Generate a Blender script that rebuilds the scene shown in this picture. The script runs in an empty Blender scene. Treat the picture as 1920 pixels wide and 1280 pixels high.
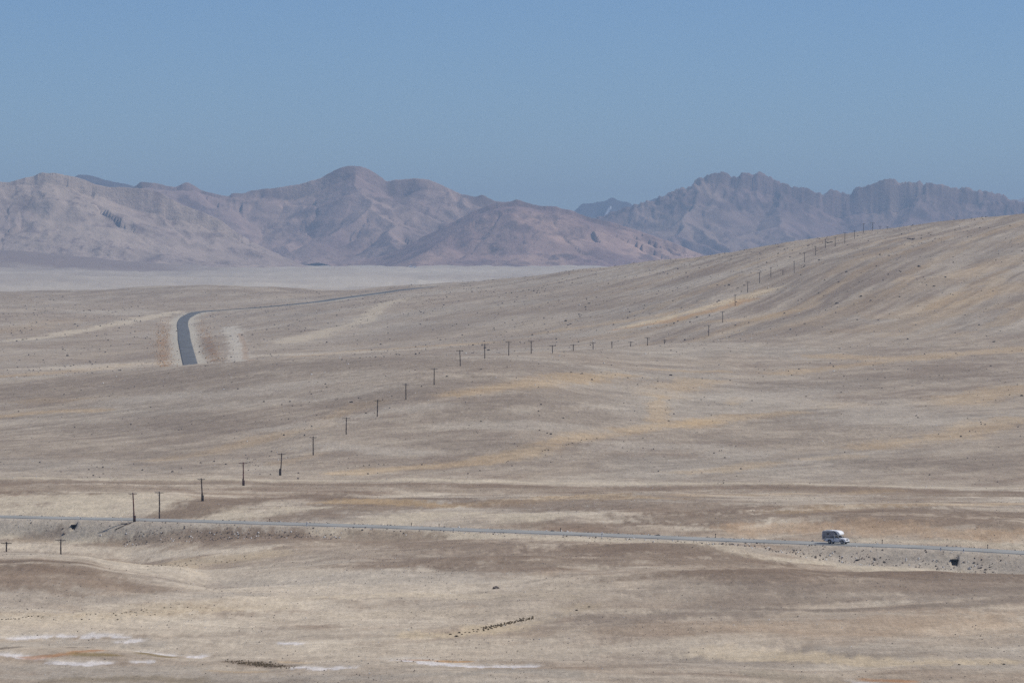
import bpy, bmesh, math, random
import numpy as np
from mathutils import Vector, Matrix

random.seed(7)
rng = np.random.default_rng(11)
scene = bpy.context.scene
C = scene.collection

# ------------------------------------------------------------------ camera, sky, sun, exposure
F = 7340.0            # focal length in photograph pixels (1920 wide)
CZ = 100.0            # eye height above datum
HV = 490.0            # eye-level row
PITCH = math.atan((640.0 - HV) / F)
cam = bpy.data.cameras.new("camera")
cam.sensor_width = 36.0
cam.lens = F / 1920.0 * 36.0
cam.clip_start = 0.5
cam.clip_end = 90000.0
camo = bpy.data.objects.new("camera", cam)
camo.location = (0, 0, CZ)
camo.rotation_euler = (math.pi / 2 - PITCH, 0, 0)
C.objects.link(camo)
scene.camera = camo

SUN_EL = math.radians(52.0)
SUN_AZ = math.radians(82.0)      # clockwise from +Y (view direction) towards +X
world = bpy.data.worlds.new("World")
scene.world = world
world.use_nodes = True
wn = world.node_tree
for n in list(wn.nodes):
    wn.nodes.remove(n)
sky = wn.nodes.new("ShaderNodeTexSky")
sky.sky_type = 'NISHITA'
sky.sun_disc = False
sky.sun_elevation = SUN_EL
sky.sun_rotation = SUN_AZ
sky.altitude = 4000.0
sky.air_density = 1.3
sky.dust_density = 0.0
sky.ozone_density = 4.0
bg = wn.nodes.new("ShaderNodeBackground")
bg.inputs[1].default_value = 0.09
wo = wn.nodes.new("ShaderNodeOutputWorld")
tint = wn.nodes.new("ShaderNodeMix"); tint.data_type = 'RGBA'; tint.blend_type = 'MULTIPLY'
tint.inputs[0].default_value = 1.0
tint.inputs[7].default_value = (.60, .74, .95, 1)      # polariser and thin high-altitude air
wn.links.new(sky.outputs[0], tint.inputs[6])
wn.links.new(tint.outputs[2], bg.inputs[0])
wn.links.new(bg.outputs[0], wo.inputs[0])

sun = bpy.data.lights.new("sun", 'SUN')
sun.energy = 3.8
sun.angle = math.radians(0.5)
sun.color = (1.0, 0.95, 0.86)
suno = bpy.data.objects.new("sun", sun)
sd = Vector((math.sin(SUN_AZ) * math.cos(SUN_EL), math.cos(SUN_AZ) * math.cos(SUN_EL), math.sin(SUN_EL)))
suno.rotation_euler = sd.to_track_quat('Z', 'Y').to_euler()
suno.location = (0, 0, 400)
C.objects.link(suno)
scene.view_settings.view_transform = 'Standard'
scene.view_settings.look = 'None'
scene.view_settings.gamma = 1.0
scene.view_settings.exposure = 0.0
scene.view_settings.use_curve_mapping = False
scene.render.engine = 'CYCLES'
scene.cycles.use_denoising = False
scene.cycles.max_bounces = 4
scene.cycles.volume_bounces = 0
HAZE = 7.2e-5

# ------------------------------------------------------------------ projection helpers
cp, sp = math.cos(PITCH), math.sin(PITCH)
def dz_of(v, y):
    t = (640.0 - v) / F
    return y * (t * cp - sp) / (cp + t * sp)
def v_of(y, dz):
    return 640.0 - F * (y * sp + dz * cp) / (y * cp - dz * sp)
def x_of(u, y, dz=0.0):
    return (u - 960.0) / F * (y * cp - dz * sp)
def u_of(x, y):
    return 960.0 + F * x / np.maximum(y, 1.0)

# ------------------------------------------------------------------ noise
def _hash(ix, iy, seed):
    h = (ix.astype(np.int64) * 374761393 + iy.astype(np.int64) * 668265263 + seed * 974634777) & 0xFFFFFFFF
    h = ((h ^ (h >> 13)) * 1274126177) & 0xFFFFFFFF
    return ((h ^ (h >> 16)) & 0xFFFF).astype(np.float32) * (2 * math.pi / 65536.0)
def perlin(x, y, seed=0):
    x0 = np.floor(x); y0 = np.floor(y)
    fx = (x - x0).astype(np.float32); fy = (y - y0).astype(np.float32)
    ix = x0.astype(np.int64); iy = y0.astype(np.int64)
    sx = fx * fx * fx * (fx * (fx * 6 - 15) + 10); sy = fy * fy * fy * (fy * (fy * 6 - 15) + 10)
    def g(dx, dy):
        a = _hash(ix + dx, iy + dy, seed)
        return np.cos(a) * (fx - dx) + np.sin(a) * (fy - dy)
    a = g(0, 0); b = g(1, 0); c = g(0, 1); d = g(1, 1)
    top = a + (b - a) * sx
    bot = c + (d - c) * sx
    return (top + (bot - top) * sy) * 1.5
def fbm(x, y, octv, seed=0, gain=0.5):
    s = 0; a = 1.0; t = 0
    for i in range(octv):
        s = s + a * perlin(x, y, seed + i * 17)
        t += a; a *= gain; x = x * 2.03 + 11.3; y = y * 2.03 + 5.7
    return s / t
def ridged(x, y, octv, seed=0, gain=0.5):
    s = 0; a = 1.0; t = 0
    for i in range(octv):
        s = s + a * (1 - np.abs(perlin(x, y, seed + i * 13)) * 2)
        t += a; a *= gain; x = x * 2.07 + 3.3; y = y * 2.07 + 9.1
    return s / t
def sstep(a, b, x):
    t = np.clip((x - a) / (b - a), 0, 1)
    return t * t * (3 - 2 * t)

# ------------------------------------------------------------------ monotone cubic interpolation, columns at once
def pchip(X, Y, xq):
    """X, Y: (K,) ; xq any"""
    X = np.asarray(X, float); Y = np.asarray(Y, float)
    h = np.diff(X); dl = np.diff(Y) / h
    m = np.zeros_like(Y)
    w1 = 2 * h[1:] + h[:-1]; w2 = h[1:] + 2 * h[:-1]
    same = dl[:-1] * dl[1:] > 0
    with np.errstate(divide='ignore', invalid='ignore'):
        mm = (w1 + w2) / (w1 / dl[:-1] + w2 / dl[1:])
    m[1:-1] = np.where(same, mm, 0)
    m[0] = dl[0]; m[-1] = dl[-1]
    k = np.clip(np.searchsorted(X, xq) - 1, 0, len(X) - 2)
    t = np.clip((xq - X[k]) / h[k], 0, 1)
    return ((2*t**3 - 3*t**2 + 1) * Y[k] + (t**3 - 2*t**2 + t) * h[k] * m[k]
            + (-2*t**3 + 3*t**2) * Y[k+1] + (t**3 - t**2) * h[k] * m[k+1])

ROAD_V = [(-900, 940), (0, 967.5), (300, 974), (475, 979), (705, 986), (955, 995), (1135, 1002), (1385, 1012),
          (1590, 1019.5), (1740, 1025), (1920, 1035), (2820, 1085)]
def road_D(u):
    return 829.3 / (1 + 0.596 * (np.asarray(u, float) - 960) / F)

# control rows:  kind 'z' = (u, D, dz) ; kind 'v' = (u, D, picture row)
rows = []
def zrow(D, dz): rows.append([(u, D, dz) for u in (-900, 960, 2820)])
def vrow(pts): rows.append([(u, D, float(dz_of(v, D))) for u, D, v in pts])
def cz(D, l): vrow([(u, D, v) for u, v in l])
zrow(3, -1.75); zrow(12, -2.6); zrow(60, -14.0); zrow(200, -38.0); zrow(400, -54.5)
zrow(530, -57.4)
cz(600, [(0, 1190), (480, 1194), (960, 1192), (1440, 1186), (1920, 1178)])
cz(650, [(0, 1108), (240, 1128), (420, 1132), (720, 1127), (960, 1127), (1440, 1122), (1920, 1112)])
cz(700, [(-900, 1044), (0, 1049), (60, 1047), (110, 1050), (155, 1053), (200, 1062), (250, 1070), (325, 1080),
         (400, 1096), (480, 1092), (720, 1080), (960, 1076), (1200, 1068), (1440, 1064), (1560, 1071), (1680, 1070), (1920, 1071)])
def rrow(off, l): rows.append([(u, float(road_D(u)) + off, dz) for u, dz in l])
rrow(-45, [(-900, -64), (0, -64), (240, -64.5), (325, -62.8), (480, -60.3), (720, -58.5), (960, -57.7), (1200, -57.1),
           (1350, -57.3), (1440, -58.2), (1560, -59.6), (1680, -60.3), (1920, -61), (2820, -61)])
rrow(0, [(-900, -60.5), (0, -60.5), (240, -60), (480, -59), (720, -58), (960, -57.3), (1200, -57.0), (1350, -57.2),
         (1440, -58), (1680, -59.5), (1920, -60), (2820, -60)])
def rvrow(off, l): vrow([(u, float(road_D(u)) + off, v) for u, v in l])
rvrow(45, [(0, 930), (240, 934), (480, 950), (720, 954), (960, 962), (1200, 965), (1440, 968), (1680, 973), (1920, 980)])
cz(1000, [(0, 898), (960, 907), (1920, 917)])
cz(1130, [(0, 842), (240, 838), (480, 826), (649, 814), (960, 812), (1200, 832), (1440, 842), (1920, 842)])
cz(1265, [(0, 785), (240, 768), (480, 748), (649, 735), (814, 719), (960, 722), (1200, 755), (1440, 772), (1920, 770)])
vrow([(0, 1500, 712), (240, 1480, 697), (380, 1460, 684.5), (540, 1440, 673), (720, 1420, 669), (863, 1420, 666),
      (960, 1450, 662), (1100, 1530, 658), (1200, 1600, 651), (1300, 1660, 643), (1440, 1700, 634), (1680, 1740, 618), (1920, 1760, 605)])
vrow([(0, 1650, 704), (240, 1650, 703), (380, 1650, 698), (540, 1630, 689), (720, 1610, 684), (863, 1580, 678), (960, 1560, 674),
      (1100, 1640, 668), (1200, 1700, 661), (1270, 1735, 649), (1350, 1760, 634), (1440, 1790, 618), (1680, 1830, 590), (1920, 1850, 568)])
vrow([(0, 1850, 688), (240, 1850, 690), (380, 1850, 683.5), (540, 1850, 671), (720, 1850, 660), (960, 1850, 648), (1200, 1860, 633),
      (1320, 1895, 608), (1440, 1930, 588), (1680, 1940, 548), (1920, 1940, 533)])
cz(2150, [(0, 645), (345, 642), (540, 632), (720, 620), (960, 594), (1200, 562), (1350, 535), (1440, 519), (1680, 480), (1920, 460)])
cz(2450, [(0, 610), (345, 616), (540, 600), (720, 580), (960, 556), (1200, 521), (1350, 492), (1440, 473), (1680, 436), (1920, 408)])
vrow([(0, 2900, 580), (345, 2750, 596), (540, 2850, 574), (720, 2900, 554), (960, 2850, 534), (1073, 2800, 518), (1240, 2700, 497),
      (1440, 2600, 463.5), (1680, 2520, 430), (1920, 2490, 404)])
vrow([(-900, 3600, 556), (0, 3500, 548), (200, 3450, 543), (400, 3400, 534.5), (560, 3300, 543), (640, 3300, 545), (773, 3250, 537), (927, 3150, 525),
      (1000, 3050, 518), (1073, 3000, 507.5), (1140, 2950, 502), (1240, 2850, 488), (1347, 2780, 477), (1447, 2720, 460), (1547, 2680, 444),
      (1636, 2640, 432), (1813, 2590, 410), (1920, 2560, 401), (2300, 2500, 360), (2820, 2500, 330)])
def orow(off, dv):
    base = [(-900, 3600, 556), (0, 3500, 548), (400, 3400, 534.5), (640, 3300, 545), (927, 3150, 525), (1073, 3000, 507.5),
            (1240, 2850, 488), (1447, 2720, 460), (1636, 2640, 432), (1920, 2560, 401), (2300, 2500, 360), (2820, 2500, 330)]
    vrow([(u, D + off, v + dv * (1 if u > 700 else 0.3)) for u, D, v in base])
orow(450, 22)
cz(5000, [(-900, 552), (0, 550), (700, 549), (1100, 548), (2820, 548)])
cz(6500, [(-900, 524), (0, 520), (400, 524), (700, 522), (1100, 522), (2820, 524)])
cz(7600, [(-900, 478), (0, 505), (150, 509), (300, 512), (500, 510), (2820, 510)])
cz(8300, [(-900, 452), (0, 471), (110, 480), (220, 488), (370, 500), (480, 502.5), (2820, 502)])
cz(8900, [(-900, 452), (0, 471), (220, 488), (370, 499), (480, 501), (2820, 501)])
zrow(22000, -16.0)

UQ = np.linspace(-900, 2820, 700)
NDQ = 4200
LD = np.linspace(math.log(3.01), math.log(21900), NDQ)
DQ = np.exp(LD)
RD = []; RZ = []
for r in rows:
    uu = [p[0] for p in r]
    uqc = np.clip(UQ, uu[0], uu[-1])
    RD.append(pchip(uu, [p[1] for p in r], uqc) if len(uu) > 2 or True else None)
    RZ.append(pchip(uu, [p[2] for p in r], uqc))
RD = np.array(RD); RZ = np.array(RZ)
for k in range(1, len(RD)):
    RD[k] = np.maximum(RD[k], RD[k-1] + 1.0)
TAB = np.zeros((len(UQ), NDQ))
for i in range(len(UQ)):
    TAB[i] = pchip(RD[:, i], RZ[:, i], DQ)
# soften the joints a little along depth
ker = np.array([1, 2, 3, 4, 3, 2, 1], float); ker /= ker.sum()
pad = np.pad(TAB, ((0, 0), (3, 3)), mode='edge')
TAB = sum(ker[j] * pad[:, j:j + NDQ] for j in range(7))

def lookup(x, y):
    u = np.clip(u_of(x, y), UQ[0], UQ[-1] - 1e-6)
    fu = (u - UQ[0]) / (UQ[1] - UQ[0]); iu = fu.astype(int); fu = fu - iu
    iu = np.clip(iu, 0, len(UQ) - 2)
    fd = (np.log(np.clip(y, 3.02, 21890)) - LD[0]) / (LD[1] - LD[0]); idd = np.clip(fd.astype(int), 0, NDQ - 2); fd = fd - idd
    return ((TAB[iu, idd] * (1 - fu) + TAB[iu + 1, idd] * fu) * (1 - fd)
            + (TAB[iu, idd + 1] * (1 - fu) + TAB[iu + 1, idd + 1] * fu) * fd)

# near road, in world coordinates
nr_u = np.linspace(-900, 2820, 200)
nr_y = road_D(nr_u)
nr_x = (nr_u - 960) / F * nr_y
nr_z = dz_of(pchip([p[0] for p in ROAD_V], [p[1] for p in ROAD_V], nr_u), nr_y)
RDIR = np.array([nr_x[-1] - nr_x[0], nr_y[-1] - nr_y[0]]); RDIR /= np.linalg.norm(RDIR)
RNRM = np.array([-RDIR[1], RDIR[0]])          # away from the camera
R0 = np.array([nr_x[0], nr_y[0]])
nr_s = (nr_x - R0[0]) * RDIR[0] + (nr_y - R0[1]) * RDIR[1]

def relief(x, y):
    n = np.sqrt(np.maximum(y, 1))
    u = u_of(x, y)
    near = 1 - sstep(950, 1150, y)
    wx = fbm(x / 90, y / 90, 2, 3) * 40
    z = near * (fbm((x + wx) / 62, y / 40, 3, 21) * 1.5)
    z = z + (1 - near) * fbm((x + wx) / 110, y / 120, 3, 31) * 1.1 * (1 + sstep(2600, 5000, y) * 6)
    z = z + fbm(x / 9, y / 9, 2, 5) * 0.22
    # gullies on the right hill run down its slope
    a = (x * 0.945 - y * 0.327); b = (x * 0.327 + y * 0.945)
    hill = sstep(1600, 1850, y) * sstep(1000, 1450, u) * (1 - sstep(3200, 4000, y))
    g = fbm((a + wx * .3) / 26, b / 260, 2, 41)
    z = z + hill * (g * .7 + fbm(a / 9, b / 160, 2, 43) * .3)
    g2 = fbm(a / 60, b / 420, 2, 47)
    z = z + sstep(1550, 1900, y) * (1 - hill) * (1 - sstep(3200, 4000, y)) * g2 * 1.6
    z = z * sstep(3, 60, y)
    return z

# far road centre line, metres (filled below through ray hits on the bare ground)
def base_h(x, y):
    return lookup(x, y)

def hit(u, v, dmin=300.0, dmax=9000.0, fn=None):
    """first ground point seen along pixel (u, v) of the reference view"""
    D = np.exp(np.linspace(math.log(dmin), math.log(dmax), 2500))
    x = (u - 960) / F * D
    z = (fn or ground_h)(x, D)
    vv = v_of(D, z)
    k = np.where(vv <= v)[0]
    if len(k) == 0:
        k = [int(np.argmin(vv))]
    k = k[0]
    if k == 0: d = D[0]
    else:
        t = (vv[k-1] - v) / max(vv[k-1] - vv[k], 1e-6); d = D[k-1] + t * (D[k] - D[k-1])
    return (u - 960) / F * d, d

FR = [(359, 690), (357, 683), (353, 668), (349, 652), (345.5, 636), (344, 620), (342, 608), (344, 600), (350, 593.5), (362, 587),
      (380, 583.5), (405, 581.5), (450, 579.5), (520, 573), (590, 566), (640, 559), (700, 551), (760, 543), (830, 536), (885, 531)]
fr_pts = []
for (u, v) in FR:
    if v > 684: fr_pts.append((x_of(u, 1780.), 1780.)); continue
    fr_pts.append(hit(u, v, dmin=1800, dmax=3500, fn=base_h))
fr_pts = np.array(fr_pts)
# smooth, evenly sampled line
def resample(P, n):
    s = np.concatenate([[0], np.cumsum(np.hypot(*np.diff(P, axis=0).T))])
    q = np.linspace(0, s[-1], n)
    return np.stack([pchip(s, P[:, 0], q), pchip(s, P[:, 1], q)], 1)
fr = resample(fr_pts, 220)
for _ in range(6):
    fr[1:-1] = (fr[:-2] + 2 * fr[1:-1] + fr[2:]) / 4
fr_z = base_h(fr[:, 0], fr[:, 1])
for _ in range(12):
    fr_z[1:-1] = (fr_z[:-2] + 2 * fr_z[1:-1] + fr_z[2:]) / 4

def seg_dist(x, y, P, Z=None):
    """distance to a polyline; with Z also the height at the nearest point"""
    best = np.full(x.shape, 1e9, np.float32); zb = np.zeros(x.shape, np.float32)
    for i in range(len(P) - 1):
        ax, ay = P[i]; bx, by = P[i + 1]
        dx, dy = bx - ax, by - ay; L = dx * dx + dy * dy + 1e-9
        t = np.clip(((x - ax) * dx + (y - ay) * dy) / L, 0, 1)
        d = np.hypot(x - ax - t * dx, y - ay - t * dy)
        m = d < best
        best = np.where(m, d, best)
        if Z is not None: zb = np.where(m, Z[i] + (Z[i+1] - Z[i]) * t, zb)
    return (best, zb) if Z is not None else best

def near_road(x, y):
    s = (x - R0[0]) * RDIR[0] + (y - R0[1]) * RDIR[1]
    n = (x - R0[0]) * RNRM[0] + (y - R0[1]) * RNRM[1]
    return n, np.interp(s, nr_s, nr_z)

def far_road(x, y):
    d = np.full(x.shape, 1e6, np.float32); z = np.zeros(x.shape, np.float32)
    m = (y > 1740) & (y < 3500) & (x > -320) & (x < 20)
    if m.any():
        dd, zz = seg_dist(x[m], y[m], fr[::2], fr_z[::2])
        d[m] = dd; z[m] = zz
    return d, z

CARVE = []
def ground_h(x, y):
    x = np.asarray(x, float); y = np.asarray(y, float)
    z = lookup(x, y) + relief(x, y)
    n, rz = near_road(x, y)
    an = np.abs(n)
    w = 1 - sstep(5.0, 14.5, an)
    on = (y > 500) & (y < 1300)
    z = np.where(on, z * (1 - w) + (rz - 0.14) * w, z)
    d, fz = far_road(x, y)
    w = 1 - sstep(6, 16, d)
    z = z * (1 - w) + (fz - 0.3) * w
    for (cx_, cy_, cw_, cl_, zf_) in CARVE:
        m_ = (np.abs(x - cx_ - (y - cy_) * .1) < cw_) & (y > cy_ - cl_) & (y < cy_ + 1.6)
        z = np.where(m_ & (z > zf_), zf_, z)
    return z

# the two culvert mouths: ditch floor cut into the embankment
CULV = []
for (u, vtop, h_, cw_) in ((138, 985, .85, .5), (1791, 1050, 1.0, .6)):
    D_ = float(road_D(u)) - 14
    while D_ < float(road_D(u)) - 4:
        x_ = (u - 960) / F * D_; zt_ = float(ground_h(np.array([x_]), np.array([D_]))[0])
        if v_of(D_, zt_) <= vtop: break
        D_ += .1
    CULV.append((x_, D_, zt_, h_, cw_))
for (x_, D_, zt_, h_, cw_) in CULV: CARVE.append((x_, D_, cw_, 4.5, zt_ - h_))

# ------------------------------------------------------------------ ground mesh layout
NC = 960
s_lin = np.linspace(-1.55, 1.55, NC)
# row spacing follows how much of the slope can be seen
Dg = np.exp(np.linspace(math.log(3.2), math.log(21800), 6000))
wt = np.zeros_like(Dg)
for uu in (0, 345, 700, 1000, 1300, 1600, 1900):
    vv = v_of(Dg, lookup((uu - 960) / F * Dg, Dg))
    wt = np.maximum(wt, np.abs(np.gradient(vv, Dg)))
wt = wt * (Dg > 480) + 0.004 + 20.0 / Dg * 0.2
wt = np.where((Dg > 740) & (Dg < 960), np.maximum(wt, 1.1), wt)
wt = np.where((Dg > 5000), wt * 0.8, wt)
cum = np.concatenate([[0], np.cumsum((wt[1:] + wt[:-1]) / 2 * np.diff(Dg))])
NR = 900
Drow = np.interp(np.linspace(0, cum[-1], NR), cum, Dg)
halfw = 960 / F * np.maximum(Drow, 0) ; halfw = np.maximum(halfw, 60.0)
GX = s_lin[None, :] * halfw[:, None]
GY = np.repeat(Drow[:, None], NC, 1)
# three rows behind the viewpoint
back = np.array([-260.0, -60.0, 0.0])
GX = np.concatenate([np.repeat((s_lin * 60)[None], 3, 0), GX]); GY = np.concatenate([np.repeat(back[:, None], NC, 1), GY])
GZ = ground_h(GX, GY)
GZ[:3] = -1.75

# ------------------------------------------------------------------ ground colour: what the ground is made of, plus some painted slope shading
def lin(c):
    c = np.array(c, float) / 255.0
    return np.where(c <= 0.04045, c / 12.92, ((c + 0.055) / 1.055) ** 2.4)
KA = 0.90
def A(*c): return lin(c) * KA * np.array([1.02, .982, .915])
PALE = A(212, 201, 184); MID = A(176, 165, 151); DARK = A(141, 129, 118); BROWN = A(138, 121, 106)
OCHRE = A(206, 178, 136); SALT = A(246, 244, 250); GREYG = A(186, 178, 167); SAND = A(206, 190, 164)
TAN = A(192, 166, 138); ORANGE = A(196, 150, 90); OLIVE = A(140, 122, 80); CREAM = A(205, 194, 175); RUST = A(178, 132, 92)

X, Y = GX, GY
U = u_of(X, Y)
wx = fbm(X / 70, Y / 70, 3, 101) * 45
wy = fbm(X / 70 + 9, Y / 70 + 4, 3, 111) * 45
# broad wisps
n1 = fbm((X + wx) / 75, (Y + wy) / 95, 4, 121, 0.55)
n2 = fbm((X + wx * .6) / 26, (Y + wy * .6) / 30, 4, 131, 0.6)
n3 = fbm(X / 7.0, Y / 11.0, 3, 141, 0.6)
wisp_far = fbm((X * .74 + Y * .67 + wx * .5) / 42, (-X * .67 + Y * .74 + wy * .35) / 9, 4, 143, .62)
wisp_near = fbm((X + wx * .5) / 24, (Y + wy * .4) / 7.5, 4, 144, .62)
a = (X * 0.945 - Y * 0.327 + wx * .10); b = (X * 0.327 + Y * 0.945)
st = fbm(a / 15, b / 260, 4, 151, 0.62)       # streaks down the hill
st2 = fbm(a / 45 + 7, b / 420, 3, 161, 0.6)
far = sstep(1500, 1900, Y)
hillw = far * sstep(900, 1400, U)
wn_ = 1 - sstep(900, 1080, Y)
gry = 0.52 + 0.70 * n1 + 0.40 * n2 + 0.2 * n3 + wisp_near * wn_ * (.45 + .45 * sstep(760, 960, Y)) + .95 * wisp_far * (1 - wn_)
gry = gry * (1 - 0.85 * hillw) + hillw * 0.85 * (0.5 + 1.9 * st + 0.45 * st2 + 1.3 * fbm(a / 5.5, b / 120, 3, 155, .6))
gry = gry * (1 - .4 * far * (1 - hillw)) + .4 * far * (1 - hillw) * (0.45 + 1.2 * st2 + .5 * st)
gry = np.clip(.5 + (gry - .5) * 1.15, 0, 1)[..., None]
nearw = (1 - sstep(940, 1080, Y))[..., None]
lightc = PALE * nearw + (MID * 1.04) * (1 - nearw)
darkc = (BROWN * 1.08) * nearw * 1.0 + DARK * (1 - nearw)
col = darkc * 1.12 * (1 - gry) + lightc * gry
# grey gravel drift / beige variation
n4 = fbm((X + wy) / 120 + 3, (Y + wx) / 120, 3, 171)
k = np.clip(n4 * 1.4 + .1, 0, .6)[..., None]
col = col * (1 - k) + (GREYG * (0.75 + .3 * gry)) * k
# faint ochre streaks on hills
oc = fbm(a / 17 + 50, b / 330, 3, 156, .55)
k = np.clip((oc + n2 * .25 - .16) * 3.0, 0, .24) * (0.12 + .88 * hillw)
col = col * (1 - k[..., None]) + (OCHRE * .88) * k[..., None]
# far plain
fp = sstep(3400, 4300, Y)[..., None]
pn = np.clip(.5 + fbm(X / 500, Y / 900, 4, 181) * 1.2, 0, 1)[..., None]
col = col * (1 - fp) + (A(204, 196, 184) * (1 - pn) + A(178, 168, 158) * pn) * fp
# dark foot of the left mountain
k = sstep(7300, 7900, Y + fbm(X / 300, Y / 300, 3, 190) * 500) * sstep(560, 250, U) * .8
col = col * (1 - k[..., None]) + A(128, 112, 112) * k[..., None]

edge_n = fbm(X / 9, Y / 14, 3, 201, .6)
edge_l = fbm(X / 30, Y / 42, 3, 211, .55)
edge_f = fbm(X / 1.6, Y / 9, 3, 221, .65)
def stroke(pts, hw, c, a=0.8, px=True, ragged=1.0, soft=.55):
    if c is OCHRE: a = a * .52; hw = hw * .6; soft = .6; ragged = .8
    """a band of ground of another kind or tone, along points of the photograph dropped onto the terrain"""
    global col
    P = np.array([hit(u, v) for u, v in pts])
    if px:
        D = P[:, 1].mean()
        u0 = pts[len(pts)//2][0]
        dd = 12.0
        v1 = v_of(D, lookup(np.array([(u0-960)/F*D]), np.array([D])))[0]
        v2 = v_of(D+dd, lookup(np.array([(u0-960)/F*(D+dd)]), np.array([D+dd])))[0]
        r = max(abs(v1 - v2) / dd, 0.22)
        w = hw / r
    else: w = hw
    m0 = w * 3 + 6
    m = (X > P[:, 0].min() - m0) & (X < P[:, 0].max() + m0) & (Y > P[:, 1].min() - m0) & (Y < P[:, 1].max() + m0)
    if not m.any(): return
    d = seg_dist(X[m], Y[m], P)
    k = d / w + (edge_n[m] * .8 + edge_l[m] * 1.3 + edge_f[m] * .9) * ragged
    k = (1 - sstep(1 - soft, 1 + soft, k)) * a
    col[m] = col[m] * (1 - k[:, None]) + c * k[:, None]

S = stroke
# -- back slope
S([(322, 606), (345, 604), (370, 600)], 1.6, CREAM, .7)
S([(20, 640), (120, 625), (230, 606), (300, 590), (330, 584)], 1.4, CREAM, .75)
S([(540, 642), (600, 622), (650, 610), (690, 600)], 2, CREAM, .6)
S([(686, 600), (700, 585), (722, 572), (760, 558)], 6.0, CREAM, .6, px=False)
S([(1180, 612), (1240, 598), (1300, 583), (1350, 570), (1400, 556), (1450, 541)], 1.9, SAND, .95, ragged=.7)
S([(1160, 617), (1250, 603), (1330, 583), (1400, 563)], 1.5, ORANGE, .4)
S([(0, 706), (110, 697), (240, 683), (330, 680)], 3, OCHRE, .5)
S([(0, 622), (60, 612), (150, 600)], 5, OCHRE, .25)
S([(560, 668), (680, 656), (760, 652), (900, 644)], 3.5, OCHRE, .6)
S([(1010, 625), (1100, 612), (1250, 588)], 3, OCHRE, .45)
S([(1360, 600), (1420, 598), (1470, 585)], 4, OCHRE, .55)
S([(1500, 610), (1640, 560), (1780, 520), (1920, 480)], 7, OCHRE, .4)
S([(1700, 590), (1800, 560), (1920, 530)], 9, OCHRE, .45)
S([(1600, 620), (1760, 590), (1900, 570)], 7, OCHRE, .35)
S([(1380, 640), (1500, 600), (1640, 560), (1760, 530)], 7, DARK, .45)
S([(700, 640), (880, 600), (960, 588), (1120, 575)], 6, DARK, .35)
S([(1560, 505), (1700, 480), (1800, 465)], 14, DARK, .35)
S([(1640, 620), (1780, 590), (1920, 560)], 6, DARK, .35)
# -- crest band and fan
S([(200, 712), (380, 698), (540, 686), (720, 679), (860, 682), (1000, 684)], 8, DARK, .65)
S([(100, 692), (240, 686), (380, 677), (540, 664), (760, 655)], 4, PALE * .97, .5)
S([(0, 740), (150, 730), (330, 726), (420, 740)], 12, DARK, .4)
S([(0, 780), (80, 772), (160, 769), (185, 771)], 4, OCHRE, .6)
S([(60, 750), (110, 752), (150, 748)], 4, OCHRE, .3)
S([(850, 741), (900, 732), (960, 724), (1040, 713), (1100, 706), (1170, 702)], 5, OCHRE, .75)
S([(300, 862), (420, 842), (470, 828), (520, 815), (590, 800), (650, 770), (700, 753)], 5, OCHRE, .45)
S([(640, 888), (760, 878), (900, 866), (980, 848), (1050, 828), (1120, 812), (1250, 797), (1330, 790)], 6, OCHRE, .7)
S([(1290, 800), (1400, 780), (1490, 773)], 5, OCHRE, .7)
S([(1230, 790), (1232, 760), (1240, 742)], 5.0, OCHRE, .65, px=False)
S([(1240, 742), (1290, 722), (1330, 714)], 6, OCHRE, .6)
S([(1370, 758), (1385, 745)], 3.5, OCHRE, .5, px=False)
S([(1240, 693), (1300, 697), (1360, 696)], 2.5, OCHRE, .7)
S([(1450, 700), (1560, 690), (1640, 680)], 4, OCHRE, .6)
S([(1560, 668), (1700, 672), (1820, 662), (1920, 652)], 5, OCHRE, .6)
S([(1630, 838), (1700, 828), (1800, 815), (1860, 798), (1920, 786)], 8, OCHRE, .6)
S([(1770, 755), (1850, 740), (1920, 727)], 7, OCHRE, .6)
S([(1540, 765), (1600, 758)], 5, OCHRE, .3)
S([(1290, 885), (1380, 878), (1440, 868)], 5, OCHRE, .5)
S([(1520, 860), (1600, 855)], 5, OCHRE, .4)
S([(520, 870), (600, 850)], 4, OCHRE, .3)
for pts in ([(860, 760), (1000, 745), (1090, 740)], [(900, 780), (1030, 790), (1100, 775)], [(660, 760), (760, 735), (860, 715)],
            [(180, 800), (300, 790), (420, 800)], [(820, 830), (960, 835)], [(1320, 830), (1500, 820)], [(1480, 730), (1640, 715), (1760, 700)],
            [(1560, 780), (1700, 770)], [(1640, 870), (1800, 868), (1920, 862)], [(100, 850), (260, 855)], [(1440, 800), (1580, 800)]):
    S(pts, 8, DARK * .96, .5)
for pts in ([(560, 800), (700, 775), (800, 760)], [(880, 800), (1010, 797), (1080, 803)], [(1280, 740), (1420, 745), (1500, 735)],
            [(600, 835), (760, 850)], [(1150, 840), (1300, 835), (1380, 850)], [(250, 745), (460, 735), (560, 720)], [(1700, 755), (1640, 790)]):
    S(pts, 6, GREYG * 1.04, .5)
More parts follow.
